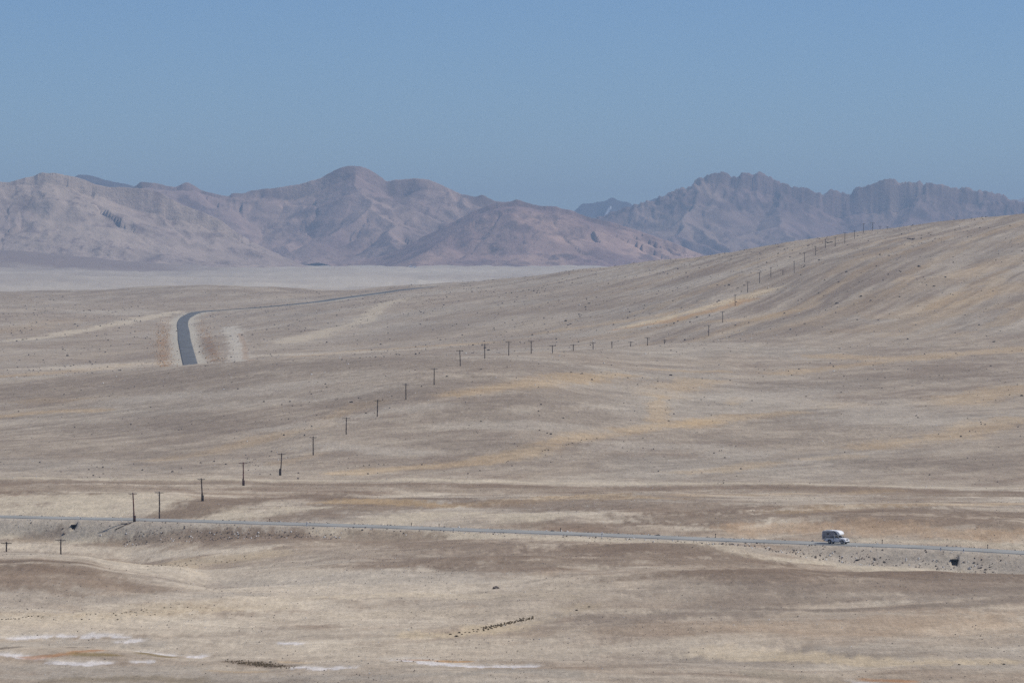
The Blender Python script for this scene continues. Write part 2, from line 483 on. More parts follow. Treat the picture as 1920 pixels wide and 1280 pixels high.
# -- flat in front of the fan
S([(-60, 897), (400, 899), (960, 903), (1400, 906), (1980, 914)], 1.6, CREAM, .75, ragged=.15)
S([(-60, 905), (400, 906), (960, 911), (1400, 913), (1980, 922)], 3, BROWN, .75, ragged=.5)
S([(-20, 912), (300, 917), (700, 912), (1100, 920), (1500, 918), (1920, 930)], 5, BROWN, .55)
S([(0, 926), (60, 922), (130, 926), (220, 925)], 2.2, BROWN * .9, .8, ragged=.4)
S([(0, 940), (60, 934), (150, 936), (240, 942), (300, 946)], 9, CREAM, .85)
S([(40, 955), (150, 955), (260, 960), (320, 962)], 6, CREAM * 1.03, .85)
S([(400, 964), (480, 966), (560, 955), (640, 950)], 7, CREAM, .8)
S([(318, 968), (350, 958), (378, 946), (430, 938), (520, 933), (600, 930), (640, 934)], 4.5, BROWN * .93, .9, ragged=.6)
S([(560, 968), (640, 956), (720, 950), (800, 946)], 5, BROWN, .75)
S([(640, 946), (760, 936), (850, 936), (890, 944)], 4, BROWN * .95, .75)
S([(730, 976), (780, 968), (850, 962), (940, 964), (1000, 968)], 6, CREAM * .97, .85)
S([(640, 941), (700, 938), (860, 948), (960, 940), (1080, 933), (1220, 932)], 3, OCHRE * .95, .5)
S([(950, 946), (1080, 940), (1200, 946), (1290, 955)], 6, BROWN, .7)
S([(1000, 982), (1200, 983), (1330, 985)], 5, BROWN * .98, .75)
S([(1300, 975), (1460, 966), (1640, 955), (1800, 962), (1920, 964)], 6, BROWN * .95, .8)
S([(1600, 970), (1760, 972), (1920, 985)], 7, BROWN, .75)
S([(1500, 958), (1600, 948), (1740, 943), (1900, 945)], 3, OCHRE, .5)
S([(1300, 928), (1500, 925), (1650, 920)], 3, OCHRE, .4)
S([(1380, 992), (1480, 985), (1600, 988), (1720, 996), (1900, 1004)], 9, TAN * 1.03, .55)
S([(1600, 1012), (1720, 1014), (1820, 1018), (1920, 1024)], 3, CREAM, .7)
S([(1900, 930), (1700, 935)], 5, BROWN, .4)
# -- below the road
S([(-20, 998), (130, 1003), (200, 1008), (300, 1003), (430, 998), (520, 996)], 5, CREAM, .9)
S([(-40, 986), (130, 990), (260, 988), (420, 990), (560, 996)], 4, GREYG * .98, .6)
S([(600, 996), (750, 1000), (900, 1003), (1100, 1010), (1200, 1013), (1280, 1012)], 3.5, CREAM, .85)
S([(1310, 1016), (1360, 1028), (1400, 1042), (1440, 1048), (1540, 1055), (1680, 1065), (1780, 1068)], 5, CREAM, .85)
S([(1420, 1030), (1500, 1040), (1620, 1052), (1720, 1058), (1900, 1062)], 5, GREYG * 1.0, .6)
S([(1500, 1028), (1640, 1036), (1780, 1044), (1920, 1054)], 6, GREYG * .93, .6)
S([(0, 1016), (60, 1012), (90, 1008)], 4, BROWN * 1.1, .6)
S([(120, 1026), (180, 1020), (280, 1014), (370, 1008), (470, 1004), (560, 1005)], 4, BROWN * 1.08, .75)
S([(430, 1012), (560, 1010), (700, 1016), (800, 1022), (960, 1032)], 7, BROWN * 1.02, .7)
S([(560, 1066), (700, 1058), (840, 1050), (960, 1040), (1100, 1034)], 6, BROWN * 1.02, .75)
S([(480, 1076), (600, 1068), (760, 1062)], 3, BROWN * 1.08, .6)
S([(1160, 1030), (1250, 1026), (1330, 1036), (1400, 1052)], 7, BROWN * .95, .8)
S([(960, 1062), (1100, 1050), (1240, 1044), (1380, 1056)], 5, BROWN * .98, .7)
S([(1050, 1098), (1180, 1084), (1300, 1073), (1400, 1070), (1500, 1076)], 5, BROWN * .9, .8)
S([(1400, 1078), (1560, 1074), (1700, 1077), (1920, 1077)], 5, BROWN * .93, .85)
S([(1500, 1095), (1700, 1098), (1900, 1095)], 9, BROWN * 1.05, .5)
S([(1120, 1105), (1200, 1110), (1300, 1100), (1440, 1098)], 9, DARK, .55)
S([(1440, 1141), (1560, 1144), (1680, 1138), (1800, 1133), (1920, 1122)], 2.5, DARK * .95, .7)
S([(1130, 1160), (1260, 1155), (1400, 1145)], 7, DARK * 1.05, .5)
S([(1500, 1180), (1640, 1170), (1800, 1165)], 12, TAN * .95, .25)
S([(1020, 1175), (1130, 1160), (1200, 1190)], 8, DARK * 1.1, .45)
S([(600, 1119), (700, 1116), (800, 1113), (940, 1114), (1060, 1117)], 3, SAND, .8)
S([(300, 1135), (420, 1130), (520, 1122)], 6, SAND, .5)
S([(0, 1160), (120, 1158), (250, 1150), (380, 1144), (500, 1138)], 7, SAND, .7)
S([(780, 1192), (850, 1190), (900, 1185), (960, 1172), (1040, 1152), (1110, 1134)], 5, SAND, .8)
S([(900, 1120), (1000, 1112), (1060, 1106)], 7, SAND * .97, .6)
S([(600, 1152), (760, 1150), (900, 1150)], 5, A(178, 162, 140), .6)
S([(250, 1056), (350, 1054), (430, 1050), (480, 1042)], 4, SAND * .97, .6)
S([(330, 1092), (430, 1088), (520, 1094)], 6, GREYG * 1.03, .4)
S([(-60, 1085), (60, 1080), (140, 1084), (200, 1092)], 26, BROWN * 1.12, .6, ragged=.7)
S([(0, 1052), (60, 1050), (110, 1053), (160, 1056)], 3, BROWN * .9, .85)
S([(0, 1120), (80, 1128), (200, 1120), (260, 1110)], 7, BROWN * 1.15, .5)
S([(60, 1062), (120, 1056), (170, 1054)], 3, BROWN * .86, .75)
S([(0, 1075), (100, 1070), (180, 1082), (230, 1092)], 5, BROWN, .6)
S([(0, 1105), (80, 1098), (120, 1112), (160, 1125)], 6, BROWN * .95, .55)
S([(200, 1070), (280, 1080), (340, 1090), (400, 1102)], 3, DARK * 1.05, .6)
S([(1340, 1222), (1440, 1228), (1560, 1238), (1700, 1242), (1900, 1240)], 7, SAND, .8)
S([(420, 1118), (560, 1106), (720, 1100), (900, 1104), (1020, 1108)], 20, PALE * 1.06, .6)  # broad soft tones: pale wash and darker right slope, shading partly painted in
S([(-40, 1178), (200, 1176), (500, 1160), (800, 1158), (960, 1150)], 16, PALE * 1.06, .6)
S([(520, 1085), (700, 1080), (860, 1086)], 8, GREYG, .5)
S([(1080, 1132), (1300, 1112), (1600, 1108), (1940, 1096)], 22, DARK * 1.1, .42)  # right slope: dark gravel with the slope's shade partly in its colour
S([(1090, 1160), (1250, 1150), (1400, 1128), (1700, 1120), (1940, 1105)], 9, DARK * 1.02, .45)
S([(480, 1060), (620, 1052), (760, 1040), (900, 1036)], 8, DARK * 1.08, .4)
S([(1240, 1185), (1500, 1190), (1750, 1180), (1940, 1180)], 16, TAN * .95, .22)
S([(420, 1220), (700, 1222), (1000, 1215), (1300, 1210)], 14, PALE * 1.02, .5)
S([(-40, 1268), (300, 1266), (620, 1268)], 6, GREYG * 1.03, .5)
S([(0, 548), (200, 544), (400, 536), (560, 545), (640, 547), (773, 540)], 3.5, DARK * 1.05, .7)
S([(250, 552), (400, 544), (520, 549)], 5, DARK, .4)
S([(-60, 1018), (100, 1026), (220, 1034), (330, 1040), (460, 1030)], 7, PALE * 1.06, .75)
S([(180, 1060), (300, 1068), (420, 1072), (560, 1072)], 5, PALE * 1.03, .6)
S([(-60, 1066), (60, 1063), (150, 1066), (200, 1074)], 7, BROWN * .98, .75, ragged=.7)
S([(-60, 1092), (120, 1088), (230, 1096), (280, 1104)], 9, BROWN * 1.1, .65, ragged=.9)
S([(-60, 1130), (200, 1128), (330, 1120), (420, 1112)], 6, GREYG * .97, .5)
S([(-60, 1052), (60, 1050), (120, 1053), (170, 1058)], 2.5, BROWN * .85, .85, ragged=.4)
S([(700, 1270), (860, 1262), (960, 1256), (1060, 1262)], 6, GREYG * .8, .6)
S([(90, 1278), (150, 1273), (250, 1272), (360, 1276)], 4, A(150, 138, 120), .8)
S([(1440, 1262), (1500, 1270), (1560, 1280)], 6, A(168, 158, 142), .7)
S([(0, 1210), (120, 1206), (260, 1206)], 6, GREYG * .95, .6)
S([(0, 1250), (200, 1256), (330, 1258)], 6, GREYG * .93, .6)
# -- salt crusts, algae edges
for pts, w in (([(14, 1198), (50, 1195), (100, 1191.5)], 2.2), ([(112, 1192), (140, 1193)], 1.6), ([(162, 1193), (185, 1191), (210, 1191)], 2.6),
               ([(205, 1193), (240, 1195)], 1.5), ([(228, 1204), (250, 1200)], 2.2), ([(6, 1226), (30, 1229), (58, 1232)], 2.6), ([(112, 1242), (150, 1244), (192, 1242)], 2.2),
               ([(272, 1222), (300, 1226), (318, 1228)], 2.8), ([(350, 1231), (380, 1229)], 2.2), ([(250, 1241), (275, 1240)], 1.3), ([(570, 1250), (600, 1253), (648, 1251)], 2.6),
               ([(750, 1237), (790, 1240), (830, 1244), (850, 1246)], 3.2), ([(840, 1246), (900, 1249), (960, 1249.5), (992, 1249)], 1.8), ([(1590, 1277), (1640, 1280)], 2.5),
               ([(520, 1205), (560, 1206)], 1.5)):
    S(pts, w * .6, SALT * .92, .8, ragged=1.9, soft=.6)
    S([(p[0], p[1] - 2.5) for p in pts], w, A(214, 208, 200), .4, ragged=.9)
for pts, w, c in (([(60, 1232), (100, 1228), (130, 1224), (180, 1218)], 1.8, RUST), ([(756, 1236), (800, 1236.5)], 1.1, RUST), ([(830, 1239), (868, 1240)], 1.4, ORANGE),
                  ([(530, 1240), (572, 1242)], 2, OCHRE), ([(400, 1257), (480, 1259)], 2.5, OCHRE), ([(1620, 1273), (1700, 1277)], 2, RUST),
                  ([(160, 1226), (190, 1227)], 4, OLIVE), ([(270, 1224), (320, 1232)], 1.8, OLIVE), ([(133, 1213), (170, 1214)], 1.0, DARK * .7), ([(0, 1216), (30, 1212)], 1.4, DARK * .8),
                  ([(440, 1240), (480, 1244), (530, 1248)], 3, BROWN * .8), ([(0, 1199), (20, 1198)], 1.2, OCHRE)):
    S(pts, w, c, .75, ragged=.7)

# gravel beside the roads
n, _ = near_road(X, Y)
m = (Y > 500) & (Y < 1300)
k = (1 - sstep(5.0, 8.0 + 2.5 * edge_n, np.abs(n))) * .8 * m
col = col * (1 - k[..., None]) + (GREYG * .95) * k[..., None]
d, _ = far_road(X, Y)
k = (1 - sstep(5.0, 11.0 + 5 * edge_n, d)) * .85
col = col * (1 - k[..., None]) + (A(190, 185, 174)) * k[..., None]
k = np.exp(-((d - 12 - 2 * edge_n) / 2.6) ** 2) * np.clip(.35 + edge_n * 2.6, 0, 1) * (1 - sstep(2100, 2700, Y)) * .6
col = col * (1 - k[..., None]) + RUST * .8 * k[..., None]
# old gravel road stub beside the far road
S([(456, 676), (446, 650), (438, 625), (430, 612)], 4.6, A(200, 194, 183), .8, px=False, ragged=.8)
S([(470, 676), (458, 645), (448, 625)], 1.3, RUST * .75, .35, px=False, ragged=1)
col = np.clip(col, 0.01, 0.92)

# ------------------------------------------------------------------ mesh + material helpers
def mat(name):
    m = bpy.data.materials.new(name); m.use_nodes = True
    nt = m.node_tree
    b = nt.nodes.get('Principled BSDF')
    return m, nt, b
def simple(name, c, rough=.6, metal=0., spec=.5, var=0.0, scale=6.0):
    m, nt, b = mat(name)
    b.inputs['Roughness'].default_value = rough
    b.inputs['Metallic'].default_value = metal
    b.inputs['Specular IOR Level'].default_value = spec
    if var > 0:
        tc = nt.nodes.new('ShaderNodeTexCoord'); no = nt.nodes.new('ShaderNodeTexNoise')
        no.inputs['Scale'].default_value = scale; no.inputs['Detail'].default_value = 4
        nt.links.new(tc.outputs['Object'], no.inputs['Vector'])
        mx = nt.nodes.new('ShaderNodeMix'); mx.data_type = 'RGBA'
        mx.inputs[6].default_value = (*[q * (1 - var) for q in c], 1); mx.inputs[7].default_value = (*[min(1, q * (1 + var)) for q in c], 1)
        nt.links.new(no.outputs[0], mx.inputs[0]); nt.links.new(mx.outputs[2], b.inputs['Base Color'])
    else:
        b.inputs['Base Color'].default_value = (*c, 1)
    return m

def ground_material(name, fine=True, bumpd=.35, specks=True):
    m, nt, b = mat(name)
    b.inputs['Roughness'].default_value = .95
    b.inputs['Specular IOR Level'].default_value = .1
    at = nt.nodes.new('ShaderNodeAttribute'); at.attribute_name = 'ground_kind'
    ge = nt.nodes.new('ShaderNodeNewGeometry')
    def noise(scale, detail=6, rough=.65, out=0):
        n = nt.nodes.new('ShaderNodeTexNoise'); n.inputs['Scale'].default_value = scale
        n.inputs['Detail'].default_value = detail; n.inputs['Roughness'].default_value = rough
        nt.links.new(ge.outputs['Position'], n.inputs['Vector']); return n
    def math_(op, a, b2, c2=None):
        q = nt.nodes.new('ShaderNodeMath'); q.operation = op
        for i, s in enumerate((a, b2, c2)):
            if s is None: continue
            if isinstance(s, (int, float)): q.inputs[i].default_value = s
            else: nt.links.new(s, q.inputs[i])
        return q.outputs[0]
    f = 1.0 if fine else .02
    n1 = noise(.22 * f, 9, .72); n2 = noise(1.1 * f, 6, .7)
    s = math_('MULTIPLY_ADD', n1.outputs[0], .95, .53)
    s2 = math_('MULTIPLY_ADD', n2.outputs[0], .75, .63)
    s = math_('MULTIPLY', s, s2)
    # wind combed grain, drawn out along the valley
    vm = nt.nodes.new('ShaderNodeMapping'); vm.inputs['Scale'].default_value = (1.5, .13, 1.5)
    nt.links.new(ge.outputs['Position'], vm.inputs['Vector'])
    n8 = nt.nodes.new('ShaderNodeTexNoise'); n8.inputs['Scale'].default_value = 1.0; n8.inputs['Detail'].default_value = 5; n8.inputs['Roughness'].default_value = .75
    nt.links.new(vm.outputs[0], n8.inputs['Vector'])
    s = math_('MULTIPLY', s, math_('MULTIPLY_ADD', n8.outputs[0], .70, .65))
    if specks:
        for sc, thr, amt in ((.55, .16, -.5), (.33, .12, -.55), (.42, .10, .38)):
            vo = nt.nodes.new('ShaderNodeTexVoronoi'); vo.inputs['Scale'].default_value = sc
            nt.links.new(ge.outputs['Position'], vo.inputs['Vector'])
            mr = nt.nodes.new('ShaderNodeMapRange'); mr.inputs[1].default_value = thr * .6; mr.inputs[2].default_value = thr
            mr.inputs[3].default_value = 1; mr.inputs[4].default_value = 0
            nt.links.new(vo.outputs['Distance'], mr.inputs[0])
            # only some cells carry a stone, and only in stony stretches
            g = math_('GREATER_THAN', vo.outputs['Color'], .45)
            n5 = noise(.018, 3, .6)
            mr2 = nt.nodes.new('ShaderNodeMapRange'); mr2.inputs[1].default_value = .45; mr2.inputs[2].default_value = .62
            nt.links.new(n5.outputs[0], mr2.inputs[0])
            k = math_('MULTIPLY', mr.outputs[0], g)
            k = math_('MULTIPLY', k, mr2.outputs[0])
            s = math_('MULTIPLY', s, math_('MULTIPLY_ADD', k, amt, 1.0))
    mx = nt.nodes.new('ShaderNodeMix'); mx.data_type = 'RGBA'; mx.blend_type = 'MULTIPLY'; mx.inputs[0].default_value = 1
    cmb = nt.nodes.new('ShaderNodeCombineColor')
    for i in range(3): nt.links.new(s, cmb.inputs[i])
    nt.links.new(at.outputs['Color'], mx.inputs[6]); nt.links.new(cmb.outputs[0], mx.inputs[7])
    nt.links.new(mx.outputs[2], b.inputs['Base Color'])
    bu = nt.nodes.new('ShaderNodeBump'); bu.inputs['Strength'].default_value = 1; bu.inputs['Distance'].default_value = bumpd
    n3 = noise(.5 * f, 8, .75)
    nt.links.new(n3.outputs[0], bu.inputs['Height']); nt.links.new(bu.outputs[0], b.inputs['Normal'])
    return m

def grid_mesh(name, GX, GY, GZ, col, material, kind='structure', parent=None):
    R, Cc = GX.shape
    me = bpy.data.meshes.new(name)
    co = np.stack([GX, GY, GZ + CZ], -1).reshape(-1).astype(np.float32)
    me.vertices.add(R * Cc); me.vertices.foreach_set('co', co)
    i = np.arange((R - 1) * (Cc - 1)); r = i // (Cc - 1); c = i % (Cc - 1)
    v0 = r * Cc + c
    f = np.stack([v0, v0 + 1, v0 + Cc + 1, v0 + Cc], 1).astype(np.int32)
    me.loops.add(f.size); me.loops.foreach_set('vertex_index', f.reshape(-1))
    me.polygons.add(len(f)); me.polygons.foreach_set('loop_start', np.arange(len(f), dtype=np.int32) * 4)
    me.polygons.foreach_set('loop_total', np.full(len(f), 4, np.int32))
    me.update(calc_edges=True)
    me.polygons.foreach_set('use_smooth', np.ones(len(f), bool))
    at = me.color_attributes.new('ground_kind', 'FLOAT_COLOR', 'POINT')
    ca = np.ones((R * Cc, 4), np.float32); ca[:, :3] = col.reshape(-1, 3)
    at.data.foreach_set('color', ca.reshape(-1))
    me.materials.append(material)
    o = bpy.data.objects.new(name, me); C.objects.link(o)
    o['kind'] = kind
    return o

GM = ground_material('stony_ground')
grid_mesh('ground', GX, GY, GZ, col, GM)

# mesh heights for standing things on (same surface function)
def gz(x, y):
    return float(ground_h(np.array([float(x)]), np.array([float(y)]))[0]) + CZ

# ------------------------------------------------------------------ roads
asph, nt, b = mat('worn_asphalt')
b.inputs['Roughness'].default_value = 1; b.inputs['Specular IOR Level'].default_value = .15
ge = nt.nodes.new('ShaderNodeNewGeometry'); no = nt.nodes.new('ShaderNodeTexNoise'); no.inputs['Scale'].default_value = .12; no.inputs['Detail'].default_value = 6
nt.links.new(ge.outputs['Position'], no.inputs['Vector'])
cr = nt.nodes.new('ShaderNodeValToRGB')
cr.color_ramp.elements[0].position = .3; cr.color_ramp.elements[0].color = (.27, .268, .25, 1)
cr.color_ramp.elements[1].position = .7; cr.color_ramp.elements[1].color = (.36, .355, .33, 1)
nt.links.new(no.outputs[0], cr.inputs[0]); nt.links.new(cr.outputs[0], b.inputs['Base Color'])

asph2 = asph.copy(); asph2.name = 'darker_asphalt'
for e_, c_ in zip([n for n in asph2.node_tree.nodes if n.type == 'VALTORGB'][0].color_ramp.elements, ((.10, .105, .11, 1), (.16, .165, .17, 1))): e_.color = c_
def road_strip(name, P, Z, half, material):
    P = np.array(P); n = len(P)
    T = np.gradient(P, axis=0); T /= np.linalg.norm(T, axis=1)[:, None]
    N = np.stack([-T[:, 1], T[:, 0]], 1)
    bm = bmesh.new()
    prev = None
    for i in range(n):
        rowv = []
        for k, (s, dz) in enumerate(((-1.12, -.35), (-1, 0), (0, .05), (1, 0), (1.12, -.35))):
            p = P[i] + N[i] * half * s * (1 + .02 * math.sin(i * 1.7 + k))
            rowv.append(bm.verts.new((p[0], p[1], Z[i] + dz)))
        if prev:
            for a_, b_, c_, d_ in zip(prev[:-1], prev[1:], rowv[1:], rowv[:-1]):
                bm.faces.new((a_, b_, c_, d_))
        prev = rowv
    bmesh.ops.recalc_face_normals(bm, faces=bm.faces)
    me = bpy.data.meshes.new(name); bm.to_mesh(me); bm.free()
    me.materials.append(material)
    o = bpy.data.objects.new(name, me); C.objects.link(o); o['kind'] = 'structure'
    return o
road_strip('road', np.stack([nr_x, nr_y], 1), nr_z + CZ + .02, 3.5, asph)
road_strip('road', fr, fr_z + CZ + .12, 3.3, asph2)

# ------------------------------------------------------------------ mountains
def rock_material(name):
    m, nt, b = mat(name)
    b.inputs['Roughness'].default_value = .95; b.inputs['Specular IOR Level'].default_value = .05
    at = nt.nodes.new('ShaderNodeAttribute'); at.attribute_name = 'ground_kind'
    ge = nt.nodes.new('ShaderNodeNewGeometry')
    n1 = nt.nodes.new('ShaderNodeTexNoise'); n1.inputs['Scale'].default_value = .012; n1.inputs['Detail'].default_value = 9; n1.inputs['Roughness'].default_value = .7
    nt.links.new(ge.outputs['Position'], n1.inputs['Vector'])
    mr = nt.nodes.new('ShaderNodeMapRange'); mr.inputs[1].default_value = .3; mr.inputs[2].default_value = .7; mr.inputs[3].default_value = .75; mr.inputs[4].default_value = 1.2
    nt.links.new(n1.outputs[0], mr.inputs[0])
    mx = nt.nodes.new('ShaderNodeVectorMath'); mx.operation = 'SCALE'
    nt.links.new(at.outputs['Color'], mx.inputs[0]); nt.links.new(mr.outputs[0], mx.inputs['Scale'])
    nt.links.new(mx.outputs[0], b.inputs['Base Color'])
    bu = nt.nodes.new('ShaderNodeBump'); bu.inputs['Distance'].default_value = 5
    n2 = nt.nodes.new('ShaderNodeTexNoise'); n2.inputs['Scale'].default_value = .05; n2.inputs['Detail'].default_value = 6; n2.inputs['Roughness'].default_value = .65
    nt.links.new(ge.outputs['Position'], n2.inputs['Vector'])
    nt.links.new(n2.outputs[0], bu.inputs['Height']); nt.links.new(bu.outputs[0], b.inputs['Normal'])
    return m
RM = rock_material('bare_rock')

def mountain(trace, reach, Dcrest, slope, lam, gul, jag, c_slope, c_rock, rocky, seed, nu, nt_, name='mountain_range', crag=0.0, extra=None, foot_dz=-24, spurs=None):
    """a range grown from its ridges: the crest, spurs that run down to the plain and side spurs, with straight scree slopes between them"""
    r_ = random.Random(seed)
    u0, u1 = trace[0][0], trace[-1][0]
    tu = [p[0] for p in trace]; tv = [p[1] for p in trace]
    def ch(u): return float(dz_of(pchip(tu, tv, np.array([u]))[0], Dcrest)) - foot_dz
    k_ = Dcrest / F
    segs = []          # x0, y0, h0, x1, y1, h1, slope
    cu = np.linspace(u0, u1, max(30, int((u1 - u0) * k_ / (lam * .28))))
    yo = 0.0
    cpts = []
    for u in cu:
        cpts.append(((u - 960) * k_, Dcrest + lam * .35 * math.sin(u * k_ / lam * 1.3 + seed), ch(u)))
    # the crest itself, kept exactly on the traced skyline
    cs = 0.0
    for p, q in zip(cpts[:-1], cpts[1:]):
        segs.append((*p, *q, slope, cs)); cs += math.hypot(q[0] - p[0], q[1] - p[1])
    def branch(x, y, h, ang, length, hend, level, sl):
        n = max(2, int(length / (lam * .42)))
        px, py, ph = x, y, h
        s_0 = r_.uniform(0, 50) * lam
        for i in range(1, n + 1):
            t = i / n
            ang += r_.gauss(0, .10)
            qx = px + math.cos(ang) * length / n; qy = py + math.sin(ang) * length / n
            qh = h + (hend - h) * t ** .8 + r_.gauss(0, .012) * h * (1 - t)
            segs.append((px, py, ph, qx, qy, qh, sl, s_0)); s_0 += length / n
            if level > 0 and i < n:
                for sd_ in (-1, 1):
                    if r_.random() < .75:
                        branch(qx, qy, qh, ang + sd_ * r_.uniform(.6, 1.15), length * r_.uniform(.25, .48), qh * r_.uniform(.15, .45), level - 1, sl * 1.06)
            px, py, ph = qx, qy, qh
    x = cpts[0][0]
    while x < cpts[-1][0]:
        u = x / k_ + 960
        hh = ch(min(max(u, u0), u1))
        # spurs leave from the local tops
        best = max(range(5), key=lambda j: ch(min(max(u + (j - 2) * lam * .12 / k_, u0), u1)))
        u = min(max(u + (best - 2) * lam * .12 / k_, u0), u1); hh = ch(u)
        L = reach * min(1.15, hh / 230.0) * r_.uniform(.6, 1.05)
        branch((u - 960) * k_, Dcrest, hh * .985, -math.pi / 2 + r_.gauss(0, .38), L, hh * r_.uniform(.0, .12), 1, slope * r_.uniform(.95, 1.2))
        x += lam * r_.uniform(.75, 1.35)
    for (ua, ub, vtop, L) in (spurs or []):
        hh = ch(ua)
        segs.append(((ua - 960) * k_, Dcrest, hh * .98, (ub - 960) * k_, Dcrest - L, hh * .1, slope * 1.05, 7.3 * lam))
    us = np.linspace(u0, u1, nu)
    yy = np.concatenate([np.linspace(Dcrest - reach * 1.25, Dcrest + lam * .4, nt_), np.linspace(Dcrest + lam * .4, Dcrest + reach * .8, nt_ // 5)[1:]])
    Ug, Yg = np.meshgrid(us, yy)
    Xg = (Ug - 960) * k_
    wfade = sstep(lam * .0, lam * .5, np.abs(Yg - Dcrest))
    Xw = Xg + fbm(Xg / (lam * .55), Yg / (lam * .55), 3, seed + 5) * lam * .13 * wfade
    Yw = Yg + fbm(Xg / (lam * .55) + 9, Yg / (lam * .55), 3, seed + 6) * lam * .13 * wfade
    H = np.full(Xg.shape, -1e3); Sv = np.zeros(Xg.shape); Dv = np.zeros(Xg.shape)
    for i, (ax, ay, ah, bx, by, bh, sl, s_0) in enumerate(segs):
        dx, dy = bx - ax, by - ay; L2 = dx * dx + dy * dy + 1e-6; L_ = math.sqrt(L2)
        R_ = max(ah, bh) / sl * 1.15 + lam * .1
        m = (Xw > min(ax, bx) - R_) & (Xw < max(ax, bx) + R_) & (Yw > min(ay, by) - R_) & (Yw < max(ay, by) + R_)
        if not m.any(): continue
        x_, y_ = Xw[m], Yw[m]
        t = np.clip(((x_ - ax) * dx + (y_ - ay) * dy) / L2, 0, 1)
        d = np.hypot(x_ - ax - t * dx, y_ - ay - t * dy)
        h = ah + (bh - ah) * t - sl * (d - .10 * d * np.clip(d / (R_ + 1), 0, 1))
        cur = H[m]; w = h > cur
        cur = np.where(w, h, cur); H[m] = cur
        sv = Sv[m]; Sv[m] = np.where(w, t * L_ + s_0, sv)
        dv = Dv[m]; Dv[m] = np.where(w, d, dv)
    # rills that run straight down from every ridge, and scree at the foot
    gx = 1 - np.abs(perlin(Sv / (lam * .26) + .8 * fbm(Xg / (lam * .3), Yg / (lam * .3), 2, seed + 8), H / (lam * .5), seed + 9)) * 2
    gy = 1 - np.abs(perlin(Sv / (lam * .07), H / (lam * .5), seed + 19)) * 2
    gd = sstep(0, lam * .22, Dv)
    gd = gd * (.35 + 1.3 * sstep(-.25, .3, fbm(Xg / (lam * .5), Yg / (lam * .5), 2, seed + 61)))
    z = H + (gx - .5) * gul * gd + (gy - .5) * gul * .32 * gd
    z = z + fbm(Xg / (lam * .1), Yg / (lam * .1), 3, seed + 23, .6) * gul * .22 * sstep(0, 60, H)
    z = np.where(z < 60, 60 * np.exp(np.clip(z - 60, -400, 0) / 60.0), z) - 12
    ua_ = u_of(Xg, Yg)
    vt_ = pchip(tu, tv, np.clip(ua_, u0, u1).ravel()).reshape(ua_.shape)
    fu_ = np.linspace(u0, u1, 900); fv_ = pchip(tu, tv, fu_)
    kw_ = max(3, int(46 / (fu_[1] - fu_[0]))); pv_ = np.pad(fv_, kw_, mode='edge')
    sm_ = np.convolve(pv_, np.hanning(2 * kw_ + 1) / np.hanning(2 * kw_ + 1).sum(), mode='valid') + 3
    vs_ = np.interp(np.clip(ua_, u0, u1), fu_, sm_)
    kb_ = sstep(lam * .02, lam * .45, np.abs(Yg - Dcrest) + fbm(Xg / (lam * .2), Yg / (lam * .2), 2, seed + 71) * lam * .2)
    vt_ = vt_ * (1 - kb_) + np.maximum(vs_, vt_ - 6) * kb_
    cap = dz_of(vt_, Yg) - foot_dz - .13 * np.abs(Dcrest - Yg)
    dcap = z - cap
    z = np.where(Yg <= Dcrest + lam * .2, np.where(dcap > 0, cap + 0.06 * dcap, z), np.minimum(z, cap))
    # the traced skyline itself
    z = np.where(np.abs(Yg - Dcrest) < lam * .05, np.maximum(z, cap - 1), z)
    nearc = 1 - sstep(0, lam * .35, np.abs(Yg - Dcrest))
    cr_ = fbm(Xg / (lam * .09), Yg / (lam * .12), 4, seed + 29, .6)
    z = z + jag * cr_ * nearc
    hi = sstep(.55, .9, H / np.maximum(1, np.array([ch(u) for u in us])[None]))
    if crag > 0:
        cg = ridged(Xg / (lam * .11), Yg / (lam * .25), 3, seed + 33, .6)
        z = z + crag * np.clip(cg - .15, 0, 1) * hi
    rn = fbm(Xg / (lam * .34), (Yg + z * 2) / (lam * .5), 4, seed + 39, .6)
    rk = np.clip((rn * 1.9 + rocky + (gx - .5) * .25 + .35 * hi * (1 if crag > 0 else .45)) * 1.8, 0, 1)[..., None]
    oc_ = sstep(.12, .34, fbm(Xg / (lam * .07), (Yg + z) / (lam * .12), 3, seed + 81, .6)) * sstep(-.02, .2, fbm(Xg / (lam * .6), Yg / (lam * .6), 2, seed + 83))
    rk = np.clip(rk + .9 * oc_[..., None], 0, 1)
    tone = np.clip(.5 + fbm(Xg / (lam * 1.1), Yg / (lam * 1.1), 3, seed + 49) * 1.7, 0, 1)[..., None]
    cc = (c_slope[0] * tone + c_slope[1] * (1 - tone)) * (1 - rk * .8) + c_rock * rk * .8
    if extra is not None:
        cc = extra(cc, Xg, Yg, Ug, (Yg - Dcrest) / 500.0 + 1, z + foot_dz)
    return grid_mesh(name, Xg, Yg, z + foot_dz, cc, RM)

def snow(spots):
    def f(cc, Xg, Yg, Ug, Tg, z):
        V = v_of(Yg, z)
        for (u, v, ru, rv, sl) in spots:
            d = ((Ug - u - (V - v) * sl) / ru) ** 2 + ((V - v) / rv) ** 2
            k = (d < 1)[..., None] & (Tg <= 1.05)[..., None]
            cc = np.where(k, np.array([.8, .82, .86]), cc)
        return cc
    return f

